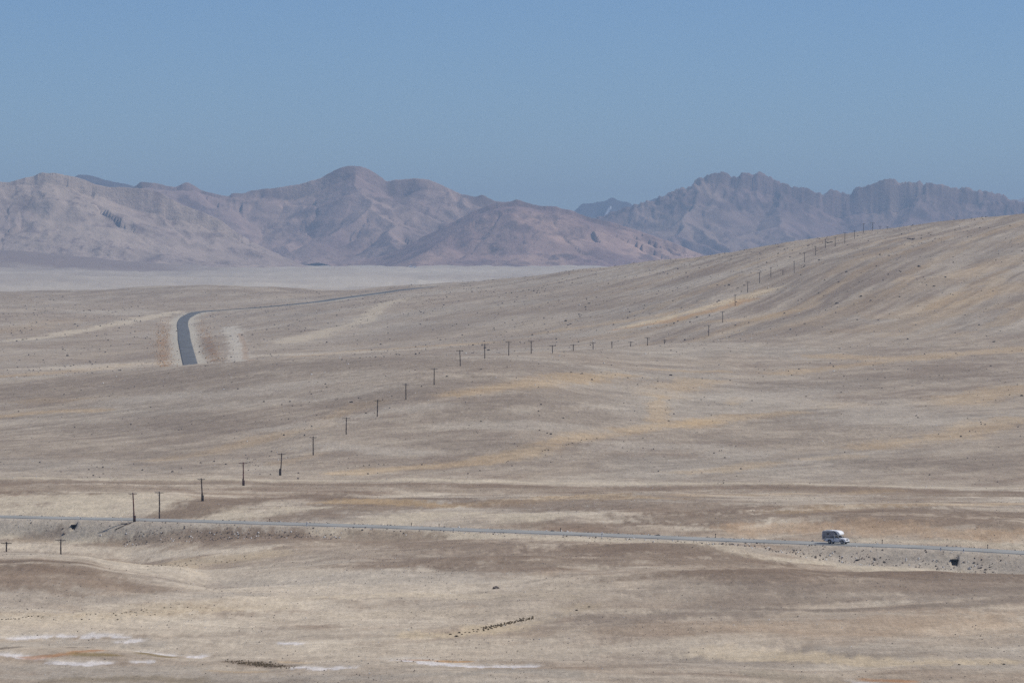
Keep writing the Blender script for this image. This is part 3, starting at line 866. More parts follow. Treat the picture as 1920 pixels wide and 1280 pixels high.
# distant blue peaks
mountain([(900, 440), (1060, 405), (1080, 392), (1092, 382), (1112, 380), (1120, 378), (1135, 376), (1148, 370), (1160, 376), (1175, 378), (1190, 386), (1200, 386),
          (1208, 379), (1222, 374), (1230, 371), (1242, 380), (1300, 395), (1500, 430)], 700, 19800, .55, 380, 22, 5, (A(90, 84, 92), A(104, 96, 100)), A(74, 68, 78), .3, 300, 320, 60,
         extra=snow([(1139, 396, 2.5, 10, -.6), (1170, 394, 2, 1.6, 0), (1149, 381, 1.3, 1.5, 0)]))
mountain([(-300, 380), (60, 360), (140, 331), (150, 327), (165, 328), (200, 337), (250, 348), (330, 380), (500, 440)], 600, 15400, .5, 320, 16, 4,
         (A(96, 90, 94), A(110, 102, 104)), A(84, 76, 84), .2, 310, 260, 50)
mountain([(1840, 420), (1880, 392), (1895, 380), (1908, 374), (1922, 369), (1950, 362), (2050, 350), (2400, 380)], 700, 19800, .5, 380, 20, 4,
         (A(190, 192, 200), A(150, 145, 150)), A(200, 202, 208), .2, 320, 200, 50)
# right range
mountain([(1000, 500), (1080, 425), (1140, 401), (1190, 388), (1240, 373), (1262, 364), (1275, 358), (1296, 354), (1303, 344), (1318, 337), (1330, 332), (1345, 330), (1362, 327), (1370, 337), (1380, 336), (1390, 330),
          (1410, 331), (1425, 328), (1440, 336), (1455, 342), (1470, 350), (1490, 356), (1510, 357), (1522, 363), (1540, 366), (1552, 360), (1565, 358), (1575, 363), (1592, 366),
          (1605, 355), (1630, 348), (1650, 340), (1665, 337), (1678, 340), (1685, 348), (1700, 345), (1720, 344), (1740, 349), (1765, 351), (1790, 357), (1815, 357), (1840, 363),
          (1870, 368), (1890, 374), (1920, 384), (2050, 392), (2300, 420), (2820, 440)],
         900, 14000, .55, 400, 13, 6, (A(166, 146, 138), A(146, 126, 126)), A(112, 96, 98), -.06, 400, 740, 140, crag=20)
# centre range
mountain([(100, 420), (200, 372), (255, 348), (268, 340), (282, 341), (300, 344), (318, 349), (330, 350), (345, 343), (352, 341), (362, 346), (378, 356), (400, 362), (430, 366), (436, 361), (455, 362),
          (480, 355), (520, 351), (560, 345), (600, 333), (625, 320), (645, 312), (660, 310), (685, 314), (700, 321), (715, 331), (727, 340), (745, 336), (762, 336), (782, 334), (808, 338),
          (840, 352), (870, 364), (890, 368), (902, 364), (916, 371), (930, 376), (960, 380), (1000, 392), (1100, 420), (1250, 462), (1400, 490)],
         900, 12000, .46, 390, 14, 4, (A(178, 156, 148), A(152, 131, 131)), A(118, 102, 104), -.16, 500, 720, 150)
# spur in front of the centre range
mountain([(560, 512), (640, 496), (720, 478), (800, 440), (860, 410), (905, 388), (940, 378), (957, 377), (970, 373), (983, 378), (1000, 382), (1020, 386), (1040, 386), (1052, 390), (1072, 394),
          (1100, 405), (1150, 417), (1200, 433), (1250, 450), (1290, 466), (1330, 482), (1420, 500)],
         750, 10800, .46, 310, 13, 3, (A(188, 160, 148), A(154, 130, 130)), A(120, 102, 104), -.14, 520, 560, 140)
# pale left mountain
mountain([(-500, 350), (-200, 352), (-60, 345), (0, 340), (14, 341), (40, 334), (60, 330), (80, 323), (100, 323), (125, 328), (150, 333), (175, 343), (200, 349), (235, 351), (260, 352), (290, 357), (320, 371),
          (345, 384), (368, 392), (400, 405), (425, 420), (450, 438), (480, 456), (500, 466), (530, 480), (560, 493), (590, 505), (640, 512)],
         700, 9300, .46, 290, 11, 3, (A(188, 172, 162), A(168, 153, 148)), A(126, 112, 114), -.34, 540, 640, 150)

# ------------------------------------------------------------------ small builders
def link(name, me, parent=None, material=None):
    if material is not None and not me.materials: me.materials.append(material)
    o = bpy.data.objects.new(name, me); C.objects.link(o)
    if parent: o.parent = parent
    return o
def bm_obj(name, bm, material, parent=None, smooth=False):
    bmesh.ops.recalc_face_normals(bm, faces=bm.faces)
    me = bpy.data.meshes.new(name); bm.to_mesh(me); bm.free()
    if smooth: me.polygons.foreach_set('use_smooth', np.ones(len(me.polygons), bool))
    return link(name, me, parent, material)
def empty(name, loc, rz=0., label=None, cat=None, group=None):
    o = bpy.data.objects.new(name, None); C.objects.link(o); o.location = loc; o.rotation_euler = (0, 0, rz)
    tag(o, label, cat, group); return o
def tag(o, label=None, cat=None, group=None):
    if label: o['label'] = label
    if cat: o['category'] = cat
    if group: o['group'] = group
def add_box(bm, c, s, bev=0.0, rot=None):
    r = bmesh.ops.create_cube(bm, size=1.0)
    vs = r['verts']
    M = Matrix.Translation(c) @ (rot or Matrix.Identity(4)) @ Matrix.Diagonal((*s, 1))
    bmesh.ops.transform(bm, matrix=M, verts=vs)
    if bev > 0:
        es = list({e for v in vs for e in v.link_edges})
        bmesh.ops.bevel(bm, geom=es, offset=bev, segments=2, affect='EDGES', profile=.6)
def add_tube(bm, p0, p1, r0, r1, seg=10):
    p0, p1 = Vector(p0), Vector(p1); d = p1 - p0
    M = Matrix.Translation((p0 + p1) / 2) @ d.to_track_quat('Z', 'Y').to_matrix().to_4x4()
    bmesh.ops.create_cone(bm, cap_ends=True, segments=seg, radius1=r0, radius2=r1, depth=d.length, matrix=M)
def prism(bm, prof, y0, y1, bev=0.0, seg=2):
    """side profile (x, z) extruded across y"""
    a_ = [bm.verts.new((x, y0, z)) for x, z in prof]; b_ = [bm.verts.new((x, y1, z)) for x, z in prof]
    n = len(prof)
    fa = bm.faces.new(a_); fb = bm.faces.new(b_[::-1])
    for i in range(n):
        bm.faces.new((a_[i], b_[i], b_[(i+1) % n], a_[(i+1) % n]))
    bmesh.ops.recalc_face_normals(bm, faces=bm.faces)
    if bev > 0:
        es = list({e for f in (fa, fb) for e in f.edges})
        bmesh.ops.bevel(bm, geom=es, offset=bev, segments=seg, affect='EDGES', profile=.6)

# ------------------------------------------------------------------ telegraph poles
WOOD = simple('weathered_wood', (.075, .05, .036), .9, var=.35, scale=3)
WOODR = simple('reddish_wood', (.13, .045, .032), .9, var=.3, scale=3)
STUB = simple('tarred_stub', (.02, .013, .011), .85, var=.3)
WIRE = simple('galvanised_steel', (.10, .10, .10), .5, .6)
PORC = simple('porcelain', (.55, .53, .5), .25)
POLES = [  # u, top row, base row (None: hidden), half width of crossarm in px, stub, lean
    (10, 1015, None, 10.5, 0, 1.0), (113, 1010, None, 10, 0, 0), (250, 923, 977, 8, 1, -3.5), (298, 921, 970, 8.5, 0, 0),
    (378, 896, 939, 7, 1, -2.5), (455, 866, 910, 8.5, 1, -1), (524, 849, 891, 7.5, 1, 3), (587, 818, 853, 7, 0, 0), (649, 782, 814, 6.5, 0, 0),
    (707, 749, 781, 7, 0, 1), (761, 719, 749, 6.5, 0, 0), (814, 690, 721, 6.5, 0, 0), (863, 656, 686, 6.5, 0, -1), (909, 644, 672, 6, 0, 0), (954, 640, 667, 6.5, 0, 0),
    (996, 638.5, 663, 6, 0, 0), (1036, 647, None, 6, 0, 0), (1075, 646, None, 5.5, 0, 0), (1112, 641, None, 5.8, 0, 0), (1147.5, 643, None, 2, 0, 0), (1182, 640, None, 5, 0, 1),
    (1214, 632, None, 5.5, 0, 0), (1246, 636, None, 5, 0, 0), (1329, 609, 630, 4.5, 0, 0), (1355, 583.5, 605, 4.5, 0, 0), (1378.5, 552, 573, 2.5, 0, 0), (1402, 528, 548, 4.5, 0, 0),
    (1424, 511, 531, 4, 0, 0), (1445.5, 501, 521, 2, 0, 0), (1468, 506, None, 3.5, 0, 0), (1489, 489, 512, 1.5, 0, 0), (1508.5, 473, 491, 3, 0, 0), (1529, 461.5, 479, 2.5, 0, 0),
    (1547.5, 448, 465, 1.5, 0, 0), (1566, 444, 462, 3, 0, 0), (1584, 436, 455, 3, 0, 0), (1602, 432, 448, 2.5, 0, 0), (1619, 419, 436, 3, 0, 0), (1636, 417, 433, 4.5, 0, 0),
    (1650, 424, None, 3.5, 0, 0), (1664, 424.5, None, 3, 0, 0)]
def pole_labels():
    L = []
    o = ['first', 'second', 'third', 'fourth', 'fifth', 'sixth', 'seventh', 'eighth', 'ninth', 'tenth', 'eleventh', 'twelfth', 'thirteenth', 'fourteenth', 'fifteenth', 'sixteenth']
    L += ['wooden T pole behind the brown mound at the very left edge', 'wooden T pole behind the brown mound, right one of the two there',
          'leaning reddish T pole on the near side of the road with dark footing', 'straight wooden T pole just beyond the road beside the leaning one',
          'wooden T pole leaning over the pale bank, its dark footing bent off line', 'reddish T pole with thick dark footing on the flat below the pale track',
          'dark T pole with thick black footing just above the pale track']
    for i in range(5): L.append('slim wooden T pole climbing the gravel fan, %s one above the pale track without footing' % o[i])
    L += ['tall wooden T pole at the top of the gravel fan, last before the level row']
    for i in range(10): L.append('wooden T pole in the level row along the crest, %s of ten from the left' % o[i])
    for i in range(16): L.append('small wooden pole climbing the right hill, %s from the bottom of the slope' % o[i])
    L += ['crossarm top of a pole sunk behind the ridge, nearer to the last whole pole', 'crossarm top of a pole sunk behind the ridge, rightmost of the whole line']
    return L
PL = pole_labels()
line_ang = math.atan2(1575 - 868, 233 + 84)      # run of the line, world
POLE_XY = []
for i, (u, vt, vb, arm, stub, lean) in enumerate(POLES):
    nom = 778 + 45 * i if i < 23 else 778 + 45 * (i + 2)
    if i == 0: y = 778.; x = x_of(u, y)
    elif i == 1: y = 823.; x = x_of(u, y)
    elif i >= 39: y = 2760. + (i - 39) * 45; x = x_of(u, y)
    elif vb is None and i < 23:
        y = 1440 + (i - 15) * 36.; x = x_of(u, y)
    elif vb is None:
        y = 2150.; x = x_of(u, y)
    elif i == 2: y = float(road_D(u)) - 7.0; x = x_of(u, y)
    elif i == 3: y = float(road_D(u)) + 9.5; x = x_of(u, y)
    else:
        x, y = hit(u, vb, dmin=850)
        y = min(y, 1480.) if i < 16 else y
        x = x_of(u, y)
    POLE_XY.append((x, y))
# keep the hill section ordered in depth
for i in range(len(POLES)):
    u, vt, vb, arm, stub, lean = POLES[i]
    if 23 <= i < 39 and vb is None:
        y = (POLE_XY[i-1][1] + POLE_XY[i+1][1]) / 2; POLE_XY[i] = (x_of(u, y), y)
print('pole depths', [round(p[1]) for p in POLE_XY])
ARMROT = math.radians(-14)
for i, (u, vt, vb, arm, stub, lean) in enumerate(POLES):
    x, y = POLE_XY[i]
    zb = gz(x, y)
    zt = CZ + float(dz_of(vt, y))
    h = max(zt - zb, 2.5)
    if i < 2: h = zt - zb
    t = empty('telegraph_pole', (x, y, zb), ARMROT, PL[i], 'pole', 'line of wooden telegraph poles crossing the desert')
    lean_m = lean * y / F
    wm = WOODR if i in (2, 5) else WOOD
    bm = bmesh.new()
    base_top = 1.45 if stub else -.5
    # the shaft, slightly tapered and not quite straight
    px0 = 0.0 if not stub else .16
    pts = [(px0, -.0, .35 if stub else -.5)]
    for k in range(1, 5):
        f_ = k / 4
        pts.append((px0 + (lean_m) * -1 * 0 + lean_m * f_ + .03 * math.sin(i * 2.1 + k), .02 * math.cos(i + k), h * f_))
    rb, rt = .18, .13
    for k in range(4):
        add_tube(bm, pts[k], pts[k+1], rb + (rt - rb) * k / 4, rb + (rt - rb) * (k + 1) / 4, 8)
    bm_obj('pole', bm, wm, t, True)
    tx = pts[-1][0]
    hw = arm * y / F / math.cos(ARMROT)
    bm = bmesh.new(); add_box(bm, (tx, -.13, h - .28), (hw * 2, .11, .13), .015)
    ao = bm_obj('crossarm', bm, wm, t)
    nins = 6 if hw > .8 else 4
    ins_me = None
    for k in range(nins):
        xx = tx + hw * (.92 - k * (1.84 / (nins - 1)))
        if ins_me is None:
            bm = bmesh.new(); add_tube(bm, (0, 0, 0), (0, 0, .1), .012, .012, 6); add_tube(bm, (0, 0, .09), (0, 0, .16), .045, .035, 8); add_tube(bm, (0, 0, .16), (0, 0, .2), .035, .02, 8)
            io = bm_obj('insulator', bm, PORC if i < 12 else WIRE, ao); ins_me = io.data
        else:
            io = link('insulator', ins_me, ao)
        io.location = (xx, -.13, h - .215)
    for sgn in (-1, 1):
        bm = bmesh.new(); add_tube(bm, (tx + sgn * hw * .5, -.19, h - .34), (tx, -.13, h - .95), .02, .02, 5)
        bm_obj('brace', bm, WIRE, t)
    if stub:
        bm = bmesh.new()
        add_tube(bm, (0, -.0, -.5), (.0, .0, 1.75), .20, .18, 8)
        add_tube(bm, (.24, .16, -.4), (.27, .14, 1.35), .15, .14, 8)
        bm_obj('footing_post', bm, STUB, t, True)
        for zz in (.6, 1.3):
            bm = bmesh.new(); add_box(bm, (.1, .05, zz), (.62, .52, .05), .01)
            bm_obj('wire_binding', bm, WIRE, t)

# ------------------------------------------------------------------ camper on a pickup
WHITE = simple('white_paint', (.80, .80, .80), .3, var=.03)
SHELL = simple('camper_shell_white', (.86, .86, .85), .42, var=.04, scale=2)
GREYP = simple('grey_trim', (.16, .15, .16), .5)
GLASS = simple('dark_glass', (.012, .014, .018), .08, spec=.8)
TYRE = simple('tyre_rubber', (.018, .017, .016), .85)
RIM = simple('rim_metal', (.32, .32, .33), .35, .7)
BLACK = simple('black_plastic', (.02, .02, .02), .6)
LAMP = simple('lamp_glass', (.75, .77, .8), .1)
RED = simple('tail_lamp_red', (.4, .02, .02), .3)
AMBER = simple('amber_lamp', (.7, .25, .02), .3)
MUD = simple('dusty_underbody', (.05, .035, .03), .9)
DECAL = simple('charcoal_stripe', (.05, .045, .055), .45)
uc = 1570
yc = float(road_D(uc)) - .6; xc = x_of(uc, yc)
zc = float(np.interp((xc - R0[0]) * RDIR[0] + (yc - R0[1]) * RDIR[1], nr_s, nr_z)) + CZ + .06
yaw = math.atan2(RDIR[1], RDIR[0]) - math.radians(2)
camper = empty('camper_truck', (xc, yc, zc), yaw, 'white pickup truck with a bulky overcab camper driving on the asphalt road', 'camper truck')
camper.scale = (.94, .94, .96)
XR, XF, RW = -1.30, 1.72, .39
def arc(cx, cz_, r, a0, a1, n):
    return [(cx + r * math.cos(math.radians(a0 + (a1 - a0) * k / n)), cz_ + r * math.sin(math.radians(a0 + (a1 - a0) * k / n))) for k in range(n + 1)]
prof = [(-2.55, .55), (-2.55, 1.12), (-.10, 1.14), (-.06, 1.22), (1.16, 1.24), (1.95, 1.16), (2.38, 1.06), (2.52, .92), (2.55, .62), (2.45, .42)]
prof += [(XF + .48, .40)] + arc(XF, .40, .47, 0, 180, 10) + [(XF - .48, .38), (XR + .48, .38)] + arc(XR, .40, .47, 0, 180, 10) + [(XR - .48, .42)]
bm = bmesh.new(); prism(bm, prof, -.90, .90, .05); bm_obj('body', bm, WHITE, camper)
# inner wheel houses / chassis
bm = bmesh.new(); add_box(bm, (0, 0, .55), (4.6, 1.0, .35), .03); bm_obj('chassis', bm, MUD, camper)
# cab
bm = bmesh.new()
cabp = [(-.08, 1.20), (1.22, 1.20), (1.10, 1.26), (.62, 1.74), (.45, 1.80), (-.08, 1.80)]
prism(bm, [(-.08, 1.20), (1.20, 1.20), (.60, 1.74), (.42, 1.80), (-.08, 1.80)], -.80, .80, .05); cab = bm_obj('cab', bm, WHITE, camper)
bm = bmesh.new(); q = [bm.verts.new(p) for p in ((1.165, -.70, 1.26), (1.165, .70, 1.26), (.645, .64, 1.725), (.645, -.64, 1.725))]
bm.faces.new(q); bmesh.ops.solidify(bm, geom=bm.faces[:], thickness=-.02); bm_obj('windscreen', bm, GLASS, camper)
for s in (-1, 1):
    bm = bmesh.new(); prism(bm, [(.02, 1.27), (1.0, 1.27), (.56, 1.68), (.02, 1.70)], s * .795, s * .815, 0)
    bm_obj('side_window', bm, GLASS, camper)
    bm = bmesh.new(); add_box(bm, (.52, s * .905, .84), (1.02, .025, .62), .01); dr = bm_obj('door', bm, WHITE, camper)
    bm = bmesh.new(); add_box(bm, (.16, s * .93, 1.02), (.16, .04, .035), .008); bm_obj('handle', bm, BLACK, dr)
    bm = bmesh.new(); add_box(bm, (1.08, s * 1.06, 1.36), (.12, .24, .24), .03); add_box(bm, (1.08, s * .90, 1.30), (.05, .2, .04)); bm_obj('wing_mirror', bm, BLACK, camper)
    bm = bmesh.new(); add_box(bm, (2.44, s * .70, .93), (.16, .34, .19), .03); bm_obj('headlight', bm, LAMP, camper)
    bm = bmesh.new(); add_box(bm, (-2.57, s * .82, .92), (.05, .14, .36), .01); bm_obj('tail_light', bm, RED, camper)
    bm = bmesh.new(); add_box(bm, (.2, s * .90, .36), (1.7, .18, .05), .01); bm_obj('side_step', bm, MUD, camper)
    bm = bmesh.new(); add_box(bm, (-.92, s * .86, .34), (.03, .3, .36), .005); bm_obj('mud_flap', bm, MUD, camper)
    # wheel arch flares
    for xw in (XR, XF):
        bm = bmesh.new()
        o_ = arc(xw, .40, .535, 0, 180, 12); i_ = arc(xw, .40, .46, 180, 0, 12)
        prism(bm, o_ + i_, s * .88, s * .955, 0); bm_obj('wheel_arch', bm, GREYP, camper)
for xw in (XR, XF):
    for s in (-1, 1):
        w = bpy.data.objects.new('wheel', None); C.objects.link(w); w.parent = camper; w.location = (xw, s * .80, RW)
        bm = bmesh.new()
        add_tube(bm, (0, -.125, 0), (0, .125, 0), RW, RW, 24)
        bmesh.ops.bevel(bm, geom=[e for e in bm.edges if abs(e.verts[0].co.y - e.verts[1].co.y) < 1e-4], offset=.035, segments=2, affect='EDGES')
        bm_obj('tyre', bm, TYRE, w, False)
        bm = bmesh.new(); add_tube(bm, (0, s * .10, 0), (0, s * .131, 0), .235, .22, 16)
        for k in range(5):
            an = k * 2 * math.pi / 5
            add_box(bm, (math.cos(an) * .12, s * .135, math.sin(an) * .12), (.2, .012, .05), 0, Matrix.Rotation(-an, 4, 'Y'))
        add_tube(bm, (0, s * .12, 0), (0, s * .15, 0), .06, .05, 10)
        bm_obj('rim', bm, RIM, w)
bm = bmesh.new(); add_box(bm, (2.50, 0, .90), (.10, .92, .26), .03)
gr = bm_obj('grille', bm, BLACK, camper)
for k in range(3):
    bm = bmesh.new(); add_box(bm, (2.555, 0, .82 + k * .08), (.02, .84, .022), .004); bm_obj('grille_bar', bm, RIM, gr)
bm = bmesh.new(); add_box(bm, (2.55, 0, .62), (.22, 1.74, .22), .05); bm_obj('front_bumper', bm, WHITE, camper)
bm = bmesh.new(); add_box(bm, (2.60, 0, .40), (.16, 1.50, .22), .04); bm_obj('skid_plate', bm, BLACK, camper)
bm = bmesh.new(); add_box(bm, (2.665, .0, .62), (.012, .50, .12), .004); bm_obj('number_plate', bm, LAMP, camper)
bm = bmesh.new(); add_box(bm, (1.6, 0, 1.205), (.5, .9, .05), .02); bm_obj('hood_scoop', bm, WHITE, camper)
# camper shell
W2 = 1.02
cprof = [(-3.05, .84), (-3.10, 1.6), (-3.06, 2.44), (-2.96, 2.62), (-2.70, 2.70), (-1.5, 2.77), (-.2, 2.78), (.45, 2.72), (.85, 2.58), (1.12, 2.36), (1.24, 2.10), (1.20, 1.93), (1.05, 1.86), (-.14, 1.84), (-.14, 1.18), (-2.55, 1.16), (-2.6, .84)]
bm = bmesh.new(); prism(bm, cprof, -W2, W2, .10, 3); bm_obj('camper_shell', bm, SHELL, camper)
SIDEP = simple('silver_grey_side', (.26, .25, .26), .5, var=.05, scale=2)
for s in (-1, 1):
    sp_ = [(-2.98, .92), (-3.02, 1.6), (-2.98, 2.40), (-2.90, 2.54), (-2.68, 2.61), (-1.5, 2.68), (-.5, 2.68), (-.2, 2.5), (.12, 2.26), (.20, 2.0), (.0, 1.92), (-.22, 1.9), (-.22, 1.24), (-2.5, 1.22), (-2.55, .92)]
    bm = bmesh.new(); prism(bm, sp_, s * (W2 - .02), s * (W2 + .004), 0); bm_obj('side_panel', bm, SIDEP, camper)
    # dark sweep that follows the nose of the shell
    oc = [(-.62, 2.72), (-.05, 2.66), (.34, 2.44), (.62, 2.12), (.74, 1.88), (-.05, 1.88), (-.12, 1.5), (-.75, 1.35), (-1.25, 1.30), (-.70, 1.62), (-.18, 2.02), (-.12, 2.3)]
    bm = bmesh.new(); prism(bm, oc[:6] + [(.20, 2.0), (.12, 2.26), (-.2, 2.5)], s * (W2 - .01), s * (W2 + .014), 0); bm_obj('stripe_panel', bm, DECAL, camper)
    bm = bmesh.new(); prism(bm, [(-2.2, 1.30), (-.14, 1.24), (-.14, 1.72), (-.45, 1.62), (-1.1, 1.42)], s * (W2 - .01), s * (W2 + .012), 0); bm_obj('lower_stripe', bm, DECAL, camper)
    bm = bmesh.new(); add_box(bm, (-1.62, s * (W2 + .02), 2.06), (.52, .05, .36), .03); wf = bm_obj('window_frame', bm, BLACK, camper)
    bm = bmesh.new(); add_box(bm, (-1.62, s * (W2 + .048), 2.06), (.42, .012, .27), .004); bm_obj('pane', bm, GLASS, wf)
    bm = bmesh.new(); add_box(bm, (-2.55, s * (W2 + .012), 1.45), (.42, .03, .38), .01); bm_obj('storage_hatch', bm, GREYP, camper)
    bm = bmesh.new(); add_box(bm, (1.08, s * .72, 2.34), (.05, .08, .04), .01); bm_obj('marker_light', bm, AMBER, camper)
    bm = bmesh.new(); add_box(bm, (-2.3, s * (W2 - .02), 1.02), (.05, .05, .5), .01); add_box(bm, (-.3, s * (W2 - .04), 1.0), (.05, .05, .5), .01); bm_obj('tie_down', bm, WIRE, camper)
bm = bmesh.new(); add_box(bm, (-3.12, 0, 1.75), (.03, .62, 1.5), .02); rd = bm_obj('rear_door', bm, GREYP, camper)
bm = bmesh.new(); add_box(bm, (-3.145, 0, 2.15), (.015, .38, .34), .01); bm_obj('pane', bm, GLASS, rd)
bm = bmesh.new(); add_box(bm, (-2.75, 0, .62), (.18, 1.7, .18), .03); bm_obj('rear_bumper', bm, BLACK, camper)
bm = bmesh.new(); add_box(bm, (-1.2, 0, 2.81), (.5, .5, .1), .03); bm_obj('roof_vent', bm, SHELL, camper)
bm = bmesh.new(); add_box(bm, (-2.2, .2, 2.775), (.9, .55, .03), .006); bm_obj('solar_panel', bm, GLASS, camper)

# ------------------------------------------------------------------ culverts in the embankment
DARKST = simple('shade_dark_stone', (.03, .027, .026), .95, var=.3, scale=2)  # near-black stone: shade of the culvert mouth put into the colour
CONC = simple('dirty_concrete', (.16, .15, .14), .9, var=.3, scale=2)
def culvert(spec, wtop, wbot, label):
    x, D, zt, h, cw = spec
    zb = zt - h + CZ
    t = empty('culvert', (x, D, zb), 0, label, 'culvert', 'culverts in the road embankment')
    def wall(x0b, x0t, x1b, x1t, ya, yb, nm, m_, z0=-.3, z1=h):
        bm = bmesh.new()
        vs = [bm.verts.new(p) for p in ((x0b, ya, z0), (x1b, ya, z0), (x1t, ya, z1), (x0t, ya, z1), (x0b, yb, z0), (x1b, yb, z0), (x1t, yb, z1), (x0t, yb, z1))]
        for f_ in ((0, 1, 2, 3), (4, 5, 6, 7), (0, 1, 5, 4), (1, 2, 6, 5), (2, 3, 7, 6), (3, 0, 4, 7)): bm.faces.new([vs[k] for k in f_])
        bmesh.ops.bevel(bm, geom=bm.edges[:], offset=.02, segments=1, affect='EDGES')
        bm_obj(nm, bm, m_, t)
    a_, b_ = wbot / 2, wtop / 2 - .1
    wall(-a_ - .14, -b_ - .12, -a_, -b_, -.1, 1.3, 'side_wall', DARKST)
    wall(a_, b_, a_ + .14, b_ + .12, -.1, 1.3, 'side_wall', DARKST)
    wall(-b_, -b_, b_, b_, .9, 1.1, 'end_wall', DARKST)  # near-black back wall, in place of the shaded passage behind
    bm = bmesh.new(); add_box(bm, (0, .55, h + .08), (wtop + .25, 1.5, .16), .02); bm_obj('lintel_slab', bm, DARKST, t)
    bm = bmesh.new(); add_box(bm, (0, .3, .03), (wbot, 1.4, .06), .01); bm_obj('floor_slab', bm, DARKST, t)
culvert(CULV[0], 1.15, .6, 'black mouth of a stone culvert under the road at far left')
culvert(CULV[1], 1.3, .7, 'black mouth of a stone culvert under the road right of the camper')

# ------------------------------------------------------------------ marker posts beside the road
WPOST = simple('white_post_paint', (.75, .75, .76), .6, var=.1)
DPOST = simple('rusty_post', (.06, .04, .035), .8, var=.2)
def post(u, v, hpx, side, white, label):
    D = float(road_D(u)) + side * 5.8
    x = x_of(u, D); z = gz(x, D)
    h = hpx * D / F
    t = empty('marker_post', (x, D, z), random.uniform(-.3, .3), label, 'marker post', 'marker posts along the road')
    bm = bmesh.new()
    if white:
        add_box(bm, (0, 0, h / 2 - .1), (.2, .16, h + .2), .03); bm_obj('shaft', bm, WPOST, t)
        bm = bmesh.new(); add_box(bm, (0, 0, h * .62), (.215, .175, .12), .01); bm_obj('band', bm, BLACK, t)
        bm = bmesh.new(); add_box(bm, (0, 0, h + .03), (.24, .2, .07), .02); bm_obj('cap', bm, WPOST, t)
    else:
        add_tube(bm, (0, 0, -.2), (0.03, 0, h), .07, .055, 8); bm_obj('shaft', bm, DPOST, t, True)
        bm = bmesh.new(); add_box(bm, (.03, -.05, h - .1), (.22, .03, .22), .01); bm_obj('plate', bm, DPOST, t)
for u, v, h, s_, w_, l_ in (
        (575, 988, 8, -1, 1, 'white marker post at the near road edge, leftmost white one'),
        (1129, 1006, 9, -1, 1, 'white marker post at the near road edge midway along the road'),
        (1765, 1030, 6, -1, 1, 'white marker post at the near road edge left of the dark culvert'),
        (1808, 1033, 6, -1, 1, 'white marker post at the near road edge right above the dark culvert'),
        (150, 972, 5, -1, 1, 'small white marker post at the near road edge above the left culvert'),
        (850, 992, 5, -1, 1, 'small white marker post at the near road edge left of the centre'),
        (505, 980, 6, 1, 0, 'thin dark marker post beyond the road, leftmost dark one'),
        (771, 987, 6, 1, 0, 'thin dark marker post beyond the road beside the pale bank'),
        (823, 990, 6, 1, 0, 'thin dark marker post beyond the road, right end of the pale bank'),
        (1051, 998, 7, 1, 0, 'thin dark leaning marker post beyond the road, just right of centre'),
        (1342, 1008, 8, 1, 0, 'thin dark marker post beyond the road left of the camper'),
        (1655, 1018, 8, 1, 0, 'thin dark marker post beyond the road right of the camper'),
        (1853, 1027, 8, 1, 0, 'thin dark marker post beyond the road near the right edge')):
    post(u, v, h, s_, w_, l_)

# ------------------------------------------------------------------ tiny white building far out on the plain
def hut():
    y = 8300.; x = x_of(770, y); z = gz(x, y)
    t = empty('hut', (x, y, z), .3, 'tiny white hut far out on the plain below the mountains', 'hut')
    W = simple('whitewash', (.8, .8, .8), .8)
    for k, (dx, w_, h_) in enumerate(((0, 7, 4.2), (9, 5, 3.2))):
        bm = bmesh.new(); add_box(bm, (dx, 0, h_ / 2), (w_, 5, h_), .1); bm_obj('wall', bm, W, t)
        bm = bmesh.new(); prism(bm, [(dx - w_ / 2 - .3, h_), (dx, h_ + 1.2), (dx + w_ / 2 + .3, h_)], -2.8, 2.8); bm_obj('roof', bm, WPOST, t)
hut()

# ------------------------------------------------------------------ stones
ST_D = simple('dark_stone', (.075, .06, .052), .95, var=.4, scale=2)
ST_M = simple('brown_stone', (.18, .145, .12), .95, var=.4, scale=2)
ST_L = simple('pale_stone', (.52, .50, .47), .9, var=.2, scale=2)
SHR = simple('dry_shrub', (.10, .07, .035), .95, var=.5, scale=3)
SHR3 = simple('orange_dry_grass', (.40, .26, .14), .95, var=.35, scale=3)
SHR2 = simple('rusty_dry_shrub', (.24, .135, .06), .95, var=.4, scale=3)
def stone_mesh(seed, m_):
    r_ = random.Random(seed)
    bm = bmesh.new(); bmesh.ops.create_icosphere(bm, subdivisions=2, radius=.5)
    for v in bm.verts:
        n_ = v.co.normalized()
        k = 1 + .22 * math.sin(n_.x * 5 + seed) + .18 * math.sin(n_.y * 7 + seed * 2) + r_.uniform(-.1, .1)
        v.co = Vector((n_.x * k * .5, n_.y * k * .42, n_.z * k * .36 + .14))
    me = bpy.data.meshes.new('stone'); bm.to_mesh(me); bm.free(); me.materials.append(m_)
    return me
def shrub_mesh(seed, m_, nb=110):
    r_ = random.Random(seed)
    bm = bmesh.new()
    for k in range(nb):
        an = r_.uniform(0, 2 * math.pi); el = r_.uniform(.15, 1.5); L = r_.uniform(.3, .56)
        d = Vector((math.cos(an) * math.cos(el), math.sin(an) * math.cos(el), math.sin(el) * .75))
        p = d * r_.uniform(.0, .12); q = d * L
        s = d.cross(Vector((r_.uniform(-1, 1), r_.uniform(-1, 1), r_.uniform(-1, 1)))).normalized() * r_.uniform(.02, .045)
        a_, b_, c_, e_ = (bm.verts.new(p - s * .4), bm.verts.new(p + s * .4), bm.verts.new(q + s), bm.verts.new(q - s))
        bm.faces.new((a_, b_, c_, e_))
    me = bpy.data.meshes.new('shrub'); bm.to_mesh(me); bm.free(); me.materials.append(m_)
    return me
